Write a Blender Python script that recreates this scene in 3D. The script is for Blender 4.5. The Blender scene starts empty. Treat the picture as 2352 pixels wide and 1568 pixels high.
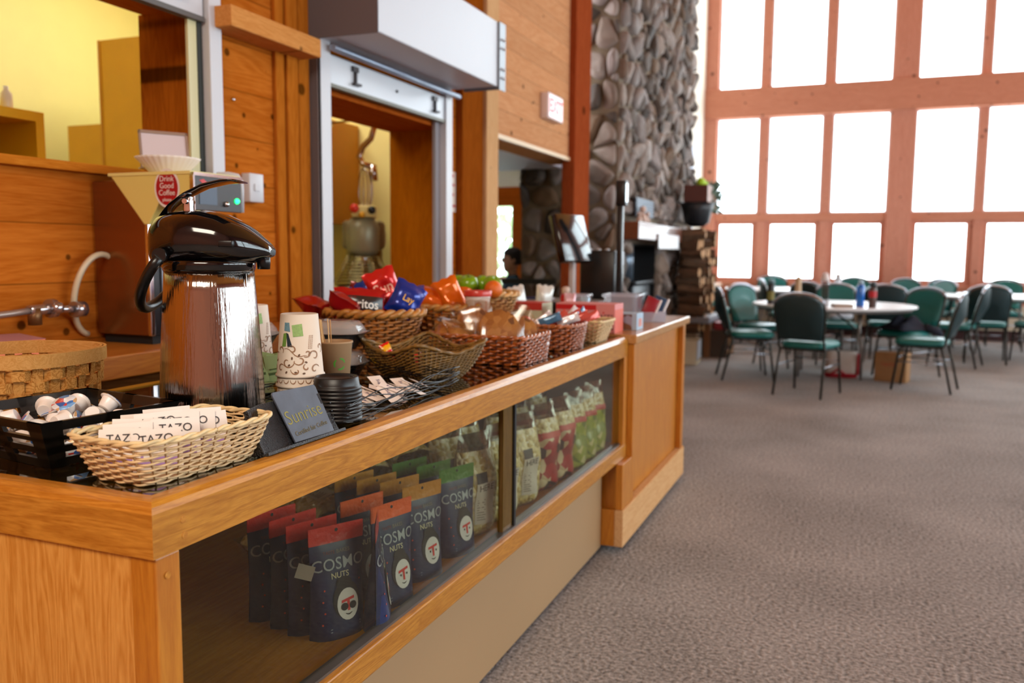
import bpy, bmesh, math, random
from mathutils import Vector, Matrix
from math import sin, cos, pi, radians as rad, sqrt
S = bpy.context.scene
COL = S.collection
# ---------------------------------------------------------------- camera
CAMZ = 1.25
yaw, pitch, roll = rad(-22.05), rad(5.97), rad(0.45)
fw = Vector((sin(yaw)*cos(pitch), cos(yaw)*cos(pitch), -sin(pitch)))
ri = Vector((cos(yaw), -sin(yaw), 0)); up = ri.cross(fw)
rr = ri*cos(roll) + up*sin(roll); uu = up*cos(roll) - ri*sin(roll)
cam = bpy.data.cameras.new('camera'); co = bpy.data.objects.new('camera', cam); COL.objects.link(co)
co.matrix_world = Matrix(((rr.x, uu.x, -fw.x, 0), (rr.y, uu.y, -fw.y, 0), (rr.z, uu.z, -fw.z, CAMZ), (0, 0, 0, 1)))
cam.sensor_width = 36; cam.lens = 30.0; cam.clip_start = 0.05; cam.clip_end = 200
cam.dof.use_dof = True; cam.dof.focus_distance = 1.62; cam.dof.aperture_fstop = 3.4
S.camera = co
# ---------------------------------------------------------------- world and exposure
W = bpy.data.worlds.new('overcast_sky'); S.world = W; W.use_nodes = True
bg = W.node_tree.nodes['Background']; bg.inputs[0].default_value = (0.88, 0.94, 1.0, 1); bg.inputs[1].default_value = 8.0
S.view_settings.view_transform = 'Standard'; S.view_settings.look = 'None'
S.view_settings.exposure = 0.0; S.view_settings.gamma = 1.0; S.view_settings.use_curve_mapping = False
S.cycles.use_denoising = True; S.cycles.use_adaptive_sampling = True; S.cycles.adaptive_threshold = 0.035; S.cycles.adaptive_min_samples = 16
S.cycles.max_bounces = 6; S.cycles.diffuse_bounces = 3; S.cycles.glossy_bounces = 3
S.cycles.transparent_max_bounces = 12; S.cycles.transmission_bounces = 4
S.cycles.sample_clamp_indirect = 4.0; S.cycles.caustics_reflective = False; S.cycles.caustics_refractive = False
# ---------------------------------------------------------------- lights (daylight portals at the window openings; room lamps; added hall fill)
def area(name, loc, sx, sy, energy, col, d, portal=False):
    l = bpy.data.lights.new(name, 'AREA'); l.shape = 'RECTANGLE'; l.size = sx; l.size_y = sy
    l.energy = energy; l.color = col
    o = bpy.data.objects.new(name, l); COL.objects.link(o); o.location = loc
    o.rotation_euler = Vector(d).to_track_quat('-Z', 'Y').to_euler()
    if portal: l.cycles.is_portal = True
    return o
area('window_portal', (2.4, 14.62, 3.8), 10.0, 6.2, 1, (1, 1, 1), (0, -1, 0), True)
area('side_window_portal', (7.66, 5.0, 2.6), 12.0, 3.4, 1, (1, 1, 1), (-1, 0, 0), True)
area('kitchen_ceiling_lamp', (-4.0, 2.6, 3.5), 1.6, 1.0, 37, (1.0, 0.97, 0.88), (0, 0, -1))
area('kitchen_ceiling_lamp', (-3.7, 4.5, 3.4), 1.2, 0.6, 42, (1.0, 0.96, 0.85), (0, 0, -1))
area('alcove_ceiling_lamp', (-4.4, 7.2, 2.2), 1.0, 1.0, 45, (1.0, 0.95, 0.9), (0, 0, -1))
area('hall_fill_light', (-0.2, -1.7, 3.4), 1.8, 1.2, 120, (1.0, 0.90, 0.74), (-0.15, 0.55, -1))  # added fill behind the camera to brighten the counter end; no fixture there
# ---------------------------------------------------------------- materials
def lin(c):
    return tuple((x/12.92 if x <= .04045 else ((x+.055)/1.055)**2.4) for x in [v/255 for v in c]) + (1,)
MATS = {}
def mat(name, c, rough=.5, metal=0, spec=.5, emit=0, coat=0, alpha=1, bump=0, bscale=40, sub=0, var=0, vscale=6, aniso=0):
    if name in MATS: return MATS[name]
    m = bpy.data.materials.new(name); m.use_nodes = True; nt = m.node_tree; b = nt.nodes['Principled BSDF']
    c4 = lin(c); b.inputs['Base Color'].default_value = c4
    b.inputs['Roughness'].default_value = rough; b.inputs['Metallic'].default_value = metal
    b.inputs['Specular IOR Level'].default_value = spec; b.inputs['Coat Weight'].default_value = coat
    b.inputs['Coat Roughness'].default_value = .08
    if alpha < 1: b.inputs['Alpha'].default_value = alpha
    if emit: b.inputs['Emission Color'].default_value = c4; b.inputs['Emission Strength'].default_value = emit
    if var or bump:
        tc = nt.nodes.new('ShaderNodeTexCoord')
        if var:
            n = nt.nodes.new('ShaderNodeTexNoise'); n.inputs['Scale'].default_value = vscale; n.inputs['Detail'].default_value = 5
            nt.links.new(tc.outputs['Object'], n.inputs['Vector'])
            r = nt.nodes.new('ShaderNodeValToRGB'); nt.links.new(n.outputs['Fac'], r.inputs[0])
            r.color_ramp.elements[0].position = .3; r.color_ramp.elements[1].position = .7
            r.color_ramp.elements[0].color = tuple(v*(1-var) for v in c4[:3])+(1,)
            r.color_ramp.elements[1].color = tuple(min(1, v*(1+var)) for v in c4[:3])+(1,)
            nt.links.new(r.outputs[0], b.inputs['Base Color'])
        if bump:
            n2 = nt.nodes.new('ShaderNodeTexNoise'); n2.inputs['Scale'].default_value = bscale; n2.inputs['Detail'].default_value = 3
            nt.links.new(tc.outputs['Object'], n2.inputs['Vector'])
            bp = nt.nodes.new('ShaderNodeBump'); bp.inputs['Strength'].default_value = bump; bp.inputs['Distance'].default_value = .01
            nt.links.new(n2.outputs['Fac'], bp.inputs['Height']); nt.links.new(bp.outputs[0], b.inputs['Normal'])
    MATS[name] = m; return m
def wood(name, dark, light, axis='Y', scale=1.0, rough=.4, plank=0, plank_axis='Z', knots=0, coat=0, pvar=.25, contrast=.6, ring=9, face='YZ', ksize=.075):
    """grain runs along axis; plank = board width (grooves across plank_axis)"""
    if name in MATS: return MATS[name]
    m = bpy.data.materials.new(name); m.use_nodes = True; nt = m.node_tree; N = nt.nodes; L = nt.links
    b = N['Principled BSDF']; b.inputs['Roughness'].default_value = rough if coat else min(.65, rough+.15); b.inputs['Specular IOR Level'].default_value = .5 if coat else .0; b.inputs['Coat Weight'].default_value = coat; b.inputs['Coat Roughness'].default_value = .12
    ge = N.new('ShaderNodeNewGeometry'); sep = N.new('ShaderNodeSeparateXYZ'); L.new(ge.outputs['Position'], sep.inputs[0])
    def math_(op, a, bb, cc=None):
        n = N.new('ShaderNodeMath'); n.operation = op
        for i, v in enumerate((a, bb, cc)):
            if v is None: continue
            if hasattr(v, 'is_output'): L.new(v, n.inputs[i])
            else: n.inputs[i].default_value = v
        return n.outputs[0]
    cell = None
    if plank:
        q = math_('DIVIDE', sep.outputs[plank_axis], plank); cell = math_('FLOOR', q, 0.0); fr = math_('FRACT', q, 0.0)
    mp = N.new('ShaderNodeVectorMath'); mp.operation = 'MULTIPLY'
    sc = {'X': (.09, 1, 1), 'Y': (1, .09, 1), 'Z': (1, 1, .09)}[axis]
    mp.inputs[1].default_value = tuple(v*scale for v in sc)
    src = ge.outputs['Position']
    if plank:
        off = N.new('ShaderNodeVectorMath'); off.operation = 'ADD'; cm = N.new('ShaderNodeCombineXYZ')
        o1 = math_('MULTIPLY', cell, 3.77)
        for i in range(3): L.new(o1, cm.inputs[i])
        L.new(src, off.inputs[0]); L.new(cm.outputs[0], off.inputs[1]); src = off.outputs[0]
    L.new(src, mp.inputs[0])
    n1 = N.new('ShaderNodeTexNoise'); n1.inputs['Scale'].default_value = ring; n1.inputs['Detail'].default_value = 2; n1.inputs['Distortion'].default_value = .6
    L.new(mp.outputs[0], n1.inputs['Vector'])
    n2 = N.new('ShaderNodeTexNoise'); n2.inputs['Scale'].default_value = 110; n2.inputs['Detail'].default_value = 3; L.new(mp.outputs[0], n2.inputs['Vector'])
    w = math_('PINGPONG', math_('MULTIPLY', n1.outputs['Fac'], 7.0), .5)
    f = math_('ADD', math_('MULTIPLY', w, .9*contrast), math_('MULTIPLY', n2.outputs['Fac'], .55))
    r = N.new('ShaderNodeValToRGB'); L.new(f, r.inputs[0])
    r.color_ramp.elements[0].position = .2; r.color_ramp.elements[1].position = .8
    r.color_ramp.elements[0].color = lin(dark); r.color_ramp.elements[1].color = lin(light)
    out = r.outputs[0]
    def mult(colr, fac):
        mx = N.new('ShaderNodeVectorMath'); mx.operation = 'SCALE'; L.new(colr, mx.inputs[0]); L.new(fac, mx.inputs['Scale']); return mx.outputs[0]
    if plank:
        wn = N.new('ShaderNodeTexWhiteNoise'); wn.noise_dimensions = '1D'; L.new(cell, wn.inputs['W'])
        out = mult(out, math_('ADD', math_('MULTIPLY', wn.outputs['Value'], pvar), 1-pvar/2))
        g = math_('MINIMUM', fr, math_('SUBTRACT', 1.0, fr))
        gg = math_('SMOOTH_MIN', math_('MULTIPLY', g, 45.0), 1.0, .2)
        out = mult(out, math_('ADD', math_('MULTIPLY', gg, .55), .45))
    if knots:
        vo = N.new('ShaderNodeTexVoronoi'); vo.voronoi_dimensions = '2D'; vo.inputs['Scale'].default_value = knots
        sp2 = N.new('ShaderNodeSeparateXYZ'); L.new(src, sp2.inputs[0]); cb = N.new('ShaderNodeCombineXYZ'); L.new(sp2.outputs[face[0]], cb.inputs[0]); L.new(sp2.outputs[face[1]], cb.inputs[1]); L.new(cb.outputs[0], vo.inputs['Vector'])
        vc = N.new('ShaderNodeSeparateXYZ'); L.new(vo.outputs['Color'], vc.inputs[0])
        rk = math_('MULTIPLY', math_('SUBTRACT', vc.outputs[0], .5), ksize*1.5)
        k = math_('SMOOTH_MIN', math_('MULTIPLY', math_('SUBTRACT', vo.outputs['Distance'], rk), 22.0), 1.0, .3)
        k = math_('MAXIMUM', k, .28)
        out = mult(out, k)
    L.new(out, b.inputs['Base Color'])
    MATS[name] = m; return m
def glass(name, tint=(255, 255, 255), rough=.02, refl=1.0, clear=.96):
    if name in MATS: return MATS[name]
    m = bpy.data.materials.new(name); m.use_nodes = True; nt = m.node_tree; N = nt.nodes; L = nt.links
    N.remove(N['Principled BSDF']); o = N['Material Output']
    t = N.new('ShaderNodeBsdfTransparent'); c = lin(tint); t.inputs[0].default_value = tuple(v*clear for v in c[:3])+(1,)
    g = N.new('ShaderNodeBsdfGlossy'); g.inputs['Roughness'].default_value = rough
    lw = N.new('ShaderNodeLayerWeight'); lw.inputs[0].default_value = .5
    pw = N.new('ShaderNodeMath'); pw.operation = 'POWER'; L.new(lw.outputs['Facing'], pw.inputs[0]); pw.inputs[1].default_value = 4.0
    mu = N.new('ShaderNodeMath'); mu.operation = 'MULTIPLY_ADD'; L.new(pw.outputs[0], mu.inputs[0]); mu.inputs[1].default_value = .8*refl; mu.inputs[2].default_value = .035*refl
    mx = N.new('ShaderNodeMixShader'); L.new(mu.outputs[0], mx.inputs[0]); L.new(t.outputs[0], mx.inputs[1]); L.new(g.outputs[0], mx.inputs[2])
    L.new(mx.outputs[0], o.inputs[0]); MATS[name] = m; return m
def blotch(name, cols, scale=30, rough=.5, rnd=1.0, bump=0, coat=0, metal=0, cr=(.0, .0)):
    """voronoi cells each taking one of several colours (popcorn, printed film, stones)"""
    if name in MATS: return MATS[name]
    m = bpy.data.materials.new(name); m.use_nodes = True; nt = m.node_tree; N = nt.nodes; L = nt.links
    b = N['Principled BSDF']; b.inputs['Roughness'].default_value = rough; b.inputs['Coat Weight'].default_value = coat; b.inputs['Metallic'].default_value = metal
    tc = N.new('ShaderNodeTexCoord'); v = N.new('ShaderNodeTexVoronoi'); v.inputs['Scale'].default_value = scale; v.inputs['Randomness'].default_value = rnd
    L.new(tc.outputs['Object'], v.inputs['Vector'])
    s = N.new('ShaderNodeSeparateXYZ'); L.new(v.outputs['Color'], s.inputs[0])
    r = N.new('ShaderNodeValToRGB'); r.color_ramp.interpolation = 'CONSTANT'; L.new(s.outputs[0], r.inputs[0])
    e = r.color_ramp.elements
    while len(e) < len(cols): e.new(.5)
    for i, c in enumerate(cols): e[i].position = i/len(cols); e[i].color = lin(c)
    L.new(r.outputs[0], b.inputs['Base Color'])
    if bump:
        bp = N.new('ShaderNodeBump'); bp.inputs['Strength'].default_value = bump; bp.inputs['Distance'].default_value = .01; bp.invert = True
        L.new(v.outputs['Distance'], bp.inputs['Height']); L.new(bp.outputs[0], b.inputs['Normal'])
    MATS[name] = m; return m
# ---------------------------------------------------------------- mesh building
class MB:
    def __init__(s): s.v = []; s.f = []; s.mi = []; s.sm = []; s.m = 0; s.T = Matrix.Identity(4); s.smooth = False
    def add(s, vs, fs, smooth=None):
        n = len(s.v); s.v += [tuple(s.T @ Vector(p)) for p in vs]
        for f in fs: s.f.append([n+i for i in f]); s.mi.append(s.m); s.sm.append(s.smooth if smooth is None else smooth)
        return s
    def box(s, x0, x1, y0, y1, z0, z1):
        x0, x1 = sorted((x0, x1)); y0, y1 = sorted((y0, y1)); z0, z1 = sorted((z0, z1))
        return s.add([(x0, y0, z0), (x1, y0, z0), (x1, y1, z0), (x0, y1, z0), (x0, y0, z1), (x1, y0, z1), (x1, y1, z1), (x0, y1, z1)],
              [(0, 3, 2, 1), (4, 5, 6, 7), (0, 1, 5, 4), (1, 2, 6, 5), (2, 3, 7, 6), (3, 0, 4, 7)], False)
    def rbox(s, x0, x1, y0, y1, z0, z1, r, n=3):
        """box with rounded vertical edges and softened top/bottom"""
        cx, cy = (x0+x1)/2, (y0+y1)/2; hx, hy = abs(x1-x0)/2, abs(y1-y0)/2; r = min(r, hx*.99, hy*.99)
        def ring(z, ins):
            o = []
            for qx, qy, a0 in ((1, 1, 0), (-1, 1, 90), (-1, -1, 180), (1, -1, 270)):
                for k in range(n+1):
                    a = rad(a0+90*k/n); rr_ = max(r-ins, .0002)
                    o.append((cx+qx*(hx-r)+rr_*cos(a), cy+qy*(hy-r)+rr_*sin(a), z))
            return o
        e = min(r*.5, abs(z1-z0)*.3)
        R = [ring(z0, e), ring(z0+e*.4, e*.3), ring(z0+e, 0), ring(z1-e, 0), ring(z1-e*.4, e*.3), ring(z1, e)]
        return s.loft(R, True, True, True)
    def loft(s, rings, cap0=False, cap1=False, smooth=True, closed=True):
        n = len(rings[0]); vs = [p for r_ in rings for p in r_]; fs = []
        for i in range(len(rings)-1):
            for j in range(n if closed else n-1):
                k = (j+1) % n; fs.append((i*n+j, i*n+k, (i+1)*n+k, (i+1)*n+j))
        s.add(vs, fs, smooth)
        b = len(s.v)-len(vs)
        if cap0: s.f.append([b+j for j in range(n)][::-1]); s.mi.append(s.m); s.sm.append(False)
        if cap1: s.f.append([b+(len(rings)-1)*n+j for j in range(n)]); s.mi.append(s.m); s.sm.append(False)
        return s
    def lathe(s, prof, c=(0, 0, 0), n=24, smooth=True, cap=True, sx=1, sy=1):
        R = [[(c[0]+r_*cos(2*pi*j/n)*sx, c[1]+r_*sin(2*pi*j/n)*sy, c[2]+z) for j in range(n)] for r_, z in prof]
        return s.loft(R, cap and prof[0][0] > 1e-5, cap and prof[-1][0] > 1e-5, smooth)
    def tube(s, pts, r, n=6, closed=False, cap=True, flat=1.0, smooth=True):
        P = [Vector(p) for p in pts]; m = len(P); R = []
        prev = None
        for i in range(m):
            if closed: t = P[(i+1) % m]-P[i-1]
            else: t = P[min(i+1, m-1)]-P[max(i-1, 0)]
            if t.length < 1e-9: t = Vector((0, 0, 1))
            t.normalize()
            if prev is None:
                a = Vector((0, 0, 1)) if abs(t.z) < .9 else Vector((1, 0, 0)); u = t.cross(a).normalized()
            else: u = (prev - t*prev.dot(t)); u = u.normalized() if u.length > 1e-6 else t.orthogonal().normalized()
            prev = u; w = t.cross(u); q = r[i] if isinstance(r, (list, tuple)) else r
            R.append([tuple(P[i]+u*(q*cos(2*pi*j/n))+w*(q*flat*sin(2*pi*j/n))) for j in range(n)])
        if closed: R.append(R[0]); return s.loft(R, smooth=smooth)
        return s.loft(R, cap, cap, smooth)
    def cyl(s, a, b, r, n=12, r2=None): return s.tube([a, b], [r, r if r2 is None else r2], n)
    def ball(s, c, r, n=10, m=6, sx=1, sy=1, sz=1):
        return s.lathe([(max(1e-6, r*sin(pi*i/m)), -r*cos(pi*i/m)*sz) for i in range(m+1)], c, n, sx=sx, sy=sy, cap=False)
    def prism(s, poly, a, b, axis='Y'):
        """extrude 2-D polygon between a and b along axis"""
        def p3(u, v, w): return {'Y': (u, w, v), 'X': (w, u, v), 'Z': (u, v, w)}[axis]
        n = len(poly); vs = [p3(u, v, a) for u, v in poly]+[p3(u, v, b) for u, v in poly]
        return s.add(vs, [tuple(range(n)), tuple(range(2*n-1, n-1, -1))]+[(i, (i+1) % n, n+(i+1) % n, n+i) for i in range(n)], False)
    def grid(s, fn, nu, nv, smooth=True):
        vs = [fn(i/nu, j/nv) for j in range(nv+1) for i in range(nu+1)]
        return s.add(vs, [(j*(nu+1)+i, j*(nu+1)+i+1, (j+1)*(nu+1)+i+1, (j+1)*(nu+1)+i) for j in range(nv) for i in range(nu)], smooth)
    def build(s, name, mats, parent=None, bevel=0, fix=True):
        me = bpy.data.meshes.new(name); me.from_pydata(s.v, [], s.f)
        for m in (mats if isinstance(mats, (list, tuple)) else [mats]): me.materials.append(m)
        for p, mi, sm in zip(me.polygons, s.mi, s.sm): p.material_index = mi; p.use_smooth = sm
        if fix:
            bm = bmesh.new(); bm.from_mesh(me); bmesh.ops.recalc_face_normals(bm, faces=bm.faces); bm.to_mesh(me); bm.free()
        o = bpy.data.objects.new(name, me); COL.objects.link(o)
        if parent: o.parent = parent
        if bevel:
            bv = o.modifiers.new('bevel', 'BEVEL'); bv.width = bevel; bv.segments = 2; bv.limit_method = 'ANGLE'; bv.angle_limit = rad(40)
        return o
def tag(o, label=None, cat=None, group=None, kind=None):
    if label: o['label'] = label
    if cat: o['category'] = cat
    if group: o['group'] = group
    if kind: o['kind'] = kind
    return o
def thing(name, label, cat, loc=(0, 0, 0), rz=0, group=None, rot=None):
    o = bpy.data.objects.new(name, None); COL.objects.link(o); o.empty_display_size = .05
    o.location = loc; o.rotation_euler = rot if rot else (0, 0, rz); return tag(o, label, cat, group)
def struct(name, mb, m, parent=None, bevel=0, label=None, cat=None):
    o = mb.build(name, m, parent, bevel)
    if not parent: o['kind'] = 'structure'
    if label: o['label'] = label
    return o
KIDS = {}
def dup(root, loc=None, rz=None, label=None, group=None, rot=None, scale=None):
    kids = {}
    for o in COL.objects:
        if o.parent: kids.setdefault(o.parent.name, []).append(o)
    def cp(o, par):
        c = o.copy(); COL.objects.link(c); c.parent = par
        for ch in kids.get(o.name, []): cp(ch, c)
        return c
    r = cp(root, None)
    if loc is not None: r.location = loc
    if rz is not None: r.rotation_euler = (0, 0, rz)
    if rot is not None: r.rotation_euler = rot
    if scale: r.scale = (scale,)*3 if not isinstance(scale, tuple) else scale
    if label: r['label'] = label
    if group: r['group'] = group
    return r
FONT_CACHE = {}
def text(name, s, size, m, parent=None, M=Matrix.Identity(4), fn=None, depth=.0004, shear=0, bold=0, align='CENTER', sub=0):
    """flat lettering; local x right, y up; M places it; fn(x,y)->(x,y,z) bends it on to a surface"""
    cu = bpy.data.curves.new(name, 'FONT'); cu.body = s; cu.size = size; cu.align_x = align; cu.align_y = 'CENTER'; cu.shear = shear; cu.offset = bold*size; cu.resolution_u = 3
    if not fn: cu.extrude = depth
    t = bpy.data.objects.new(name, cu); COL.objects.link(t)
    me = bpy.data.meshes.new_from_object(t.evaluated_get(bpy.context.evaluated_depsgraph_get()))
    COL.objects.unlink(t); bpy.data.objects.remove(t); bpy.data.curves.remove(cu)
    if fn:
        if sub:
            bm = bmesh.new(); bm.from_mesh(me); bmesh.ops.subdivide_edges(bm, edges=[e for e in bm.edges if e.calc_length() > sub], cuts=2); bmesh.ops.triangulate(bm, faces=bm.faces); bm.to_mesh(me); bm.free()
        for v in me.vertices: v.co = fn(v.co.x, v.co.y)
    me.transform(M); me.materials.clear(); me.materials.append(m)
    o = bpy.data.objects.new(name, me); COL.objects.link(o)
    if parent: o.parent = parent
    return o
def R3(x=0, y=0, z=0): return Matrix.Rotation(z, 4, 'Z') @ Matrix.Rotation(y, 4, 'Y') @ Matrix.Rotation(x, 4, 'X')
def TR(x, y, z): return Matrix.Translation((x, y, z))
random.seed(7)
# common materials
OAK = wood('oak_golden', (160, 98, 22), (212, 148, 54), 'Y', 5, .32, coat=.35, ring=7)
OAKX = wood('oak_golden_cross', (166, 100, 26), (218, 152, 60), 'X', 5, .32, coat=.35, ring=7)
OAKZ = wood('oak_veneer_upright', (192, 122, 40), (228, 166, 84), 'Z', 4, .4, coat=.15, ring=8, contrast=.8)
OAKR = wood('oak_cabinet_upright', (172, 100, 20), (206, 136, 42), 'Z', 3, .4, coat=.15, ring=5)
PINE = wood('pine_planks', (168, 86, 22), (200, 116, 42), 'Y', 1.6, .45, plank=.19, plank_axis='Z', knots=5.5, pvar=.3)
PINED = wood('pine_red_planks', (156, 72, 20), (184, 94, 34), 'Y', 1.6, .45, plank=.19, plank_axis='Z', knots=5.5, pvar=.3)
PINEL = wood('pine_window_lit_planks', (192, 134, 92), (214, 162, 120), 'Y', 1.6, .45, plank=.15, plank_axis='Z', knots=4.5, pvar=.12)  # paler than the other pine: window light put into the plank colour
PINEZ = wood('pine_upright_board', (162, 88, 22), (196, 116, 40), 'Z', 2, .4, knots=3)
PINEX = wood('pine_cross_hazed', (200, 132, 106), (220, 156, 130), 'X', 2, .45, knots=4, face='XZ')  # pinkish paleness is window haze put into the board colour
REDPOST = wood('red_stained_post', (134, 58, 28), (164, 80, 44), 'Z', 2, .4, knots=2)
WINWOOD = wood('window_wood_hazed', (202, 136, 114), (222, 160, 138), 'Z', 2, .4, knots=3, face='XZ')  # lens haze around the bright panes painted in as pale pink
PINEY = wood('pine_rail', (182, 112, 48), (216, 150, 80), 'Y', 3, .4, knots=4)
WHITE = mat('white_enamel', (206, 206, 212), .35)
ALU = mat('brushed_aluminium', (205, 205, 212), .32, .85)
GREY = mat('grey_enamel', (98, 94, 100), .45)
BLACK = mat('black_plastic', (12, 12, 13), .3)
BLACKM = mat('black_matt', (16, 16, 17), .6)
CHROME = mat('chrome', (220, 220, 224), .12, 1)
STEEL = mat('stainless_steel', (196, 192, 186), .22, 1)
DSTEEL = mat('dark_steel_frame', (52, 50, 44), .35, .5)
# ================================================================ ROOM SHELL
XW = -2.4; YW = 14.4; ZC = 7.0
CARPET = bpy.data.materials.new('brown_carpet'); CARPET.use_nodes = True
def _carpet():
    nt = CARPET.node_tree; N = nt.nodes; L = nt.links; b = N['Principled BSDF']; b.inputs['Roughness'].default_value = .95; b.inputs['Specular IOR Level'].default_value = .15
    g = N.new('ShaderNodeNewGeometry'); r = N.new('ShaderNodeValToRGB')
    n = N.new('ShaderNodeTexNoise'); n.inputs['Scale'].default_value = 70; n.inputs['Detail'].default_value = 4; L.new(g.outputs['Position'], n.inputs['Vector'])
    n2 = N.new('ShaderNodeTexNoise'); n2.inputs['Scale'].default_value = 1.3; n2.inputs['Detail'].default_value = 2; L.new(g.outputs['Position'], n2.inputs['Vector'])
    a = N.new('ShaderNodeMath'); a.operation = 'MULTIPLY_ADD'; L.new(n2.outputs['Fac'], a.inputs[0]); a.inputs[1].default_value = .3; L.new(n.outputs['Fac'], a.inputs[2])
    L.new(a.outputs[0], r.inputs[0]); r.color_ramp.elements[0].position = .42; r.color_ramp.elements[1].position = .86
    r.color_ramp.elements[0].color = lin((92, 86, 82)); r.color_ramp.elements[1].color = lin((184, 175, 171))
    L.new(r.outputs[0], b.inputs['Base Color'])
    bp = N.new('ShaderNodeBump'); bp.inputs['Strength'].default_value = .5; bp.inputs['Distance'].default_value = .01
    L.new(n.outputs['Fac'], bp.inputs['Height']); L.new(bp.outputs[0], b.inputs['Normal'])
_carpet()
struct('floor', MB().box(-6.4, 7.7, -3.6, YW+.2, -.1, 0), CARPET)
struct('ceiling', MB().box(-2.8, 7.7, -3.6, YW+.2, ZC, ZC+.1), PINEY)
# kitchen-side wall with two serving openings and the alcove opening
w = MB()
w.box(XW-.36, XW, -3.6, .6, 0, ZC)
w.box(XW-.36, XW, .6, 2.78, 0, 1.5).box(XW-.36, XW, .6, 2.78, 2.2, ZC)
w.box(XW-.36, XW, 2.78, 3.5, 0, ZC)
w.box(XW-.36, XW, 3.5, 4.80, 0, .9).box(XW-.36, XW, 3.5, 4.80, 2.03, ZC)
w.box(XW-.36, XW, 4.80, 5.60, 0, ZC)
struct('wall_left', w, PINE)
struct('wall_upper_left', MB().box(XW-.3, XW, 5.60, 7.6, 2.06, ZC), PINEL)
struct('wall_far_left', MB().box(XW-.3, XW-.05, 11.5, YW+.2, 0, ZC), mat('cream_plaster', (240, 230, 212), .7, var=.04))
struct('trim_1', MB().box(XW-.02, XW+.015, 5.60, 7.42, 2.045, 2.075), mat('pale_trim', (226, 198, 160), .5))
# reveals (thick jambs and heads of the serving openings), upright boards, column
struct('trim_2', MB().box(XW-.38, XW+.001, 2.765, 2.785, 1.53, 2.2), wood('jamb_board', (150, 78, 16), (186, 104, 28), 'Z', 2, .4, knots=2.5))
struct('trim_3', MB().box(XW-.38, XW+.001, 4.785, 4.81, .935, 2.03), wood('jamb_board_b', (150, 82, 8), (180, 104, 16), 'Z', 2, .4, knots=2.2))
struct('trim_4', MB().box(XW-.38, XW+.002, 3.5, 4.81, 1.995, 2.035), PINED)
t = MB().box(XW, XW+.02, 3.13, 3.19, .9, ZC); t.box(XW, XW+.028, 3.20, 3.28, .9, ZC); t.box(XW, XW+.02, 3.295, 3.375, .9, ZC)
struct('trim_5', t, PINEZ, bevel=.004)
struct('trim_6', MB().box(XW, XW+.05, 4.95, 5.27, 0, ZC), wood('column_board', (126, 60, 12), (152, 80, 24), 'Z', 2, .4, knots=1.5), bevel=.006)
struct('trim_7', MB().box(XW, XW+.075, 5.27, 5.47, 0, ZC), wood('window_lit_post', (196, 150, 104), (216, 172, 128), 'Z', 2, .45, knots=2.5), bevel=.006)  # lighter board tone stands for window light falling on this face
struct('trim_8', MB().box(XW-.06, XW+.06, 7.20, 7.64, 0, ZC), REDPOST, bevel=.01)
struct('trim_9', MB().box(XW+.001, XW+.13, 2.72, 3.31, 2.105, 2.185), wood('pine_ledge', (196, 128, 66), (222, 158, 92), 'Y', 3, .4, knots=3), bevel=.004)
# sill shelf of the left serving opening
t = thing('serving_sill', 'thick pine sill shelf of the left serving hatch behind the brewer', 'shelf', (XW, 1.6, 1.5))
MB().box(-.36, .03, -1.0, 1.165, .0, .03).build('board', wood('sill_pine', (176, 98, 24), (206, 128, 44), 'Y', 3, .4), t, .003)
# steel roller-hatch over the left opening: bottom bar, side channel
t = thing('roller_hatch', 'raised white roller shutter of the left serving hatch with its side channel', 'roller shutter', (XW, 1.6, 2.1))
MB().box(.005, .03, -1.0, 1.08, .03, .155).build('bottom_bar', WHITE, t, .004)
MB().box(.0, .036, -1.0, 1.08, .015, .034).build('seal', mat('grey_rubber', (96, 92, 90), .6), t)
h = MB().box(.03, .045, .92, .97, .07, .12); h.box(.045, .06, .935, .96, .08, .11); h.build('latch', ALU, t, .003)
MB().box(.0, .012, 1.015, 1.06, -.57, .02).build('inner_channel', mat('cream_channel', (214, 206, 160), .4), t)
MB().box(.001, .016, 1.062, 1.085, -.57, 1.2).build('channel_gap', mat('dark_gap', (40, 44, 40), .5), t)
MB().box(.0, .05, 1.09, 1.158, -.6, 1.4).build('side_channel', WHITE, t, .004)
# roller shutter of the right opening
t = thing('roller_shutter', 'white roller shutter box above the kitchen hatch with guides and raised bottom bar', 'roller shutter', (XW, 3.38, 0))
hb = MB().box(.0, .38, .0, 1.35, 2.215, 2.585); hb.build('housing', mat('housing_white', (200, 202, 210), .4, .0), t, .006)
MB().box(-.001, .384, -.006, .0, 2.21, 2.595).build('end_plate', GREY, t)
br = MB().box(.16, .392, 1.35, 1.365, 2.2, 2.585); br.box(.386, .392, 1.365, 1.44, 2.2, 2.585); br.build('end_bracket', mat('bracket_steel', (120, 120, 124), .35, .6), t)
for z in (2.27, 2.32, 2.44, 2.49):
    MB().ball((.394, 1.38, z), .008, 8, 5).ball((.394, 1.415, z), .008, 8, 5).build('rivet', ALU, t)
wl = MB(); wl.tube([(.12+.045*cos(a), -.012, 2.46+.045*sin(a)) for a in [2*pi*k/16 for k in range(16)]], .008, 6, True)
for k in range(3): wl.tube([(.12, -.012, 2.46), (.12+.045*cos(2.1*k), -.012, 2.46+.045*sin(2.1*k))], .006, 5)
wl.build('chain_wheel', mat('cast_iron', (46, 42, 44), .4, .7), t)
MB().box(.06, .075, .0, .085, .93, 2.215).box(.0, .075, .0, .006, .93, 2.215).build('guide', WHITE, t, .002)
MB().box(.0, .06, -.002, .08, .93, 2.215).build('guide', GREY, t)
MB().box(.03, .075, 1.29, 1.375, .93, 2.215).build('guide', WHITE, t, .003)
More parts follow.
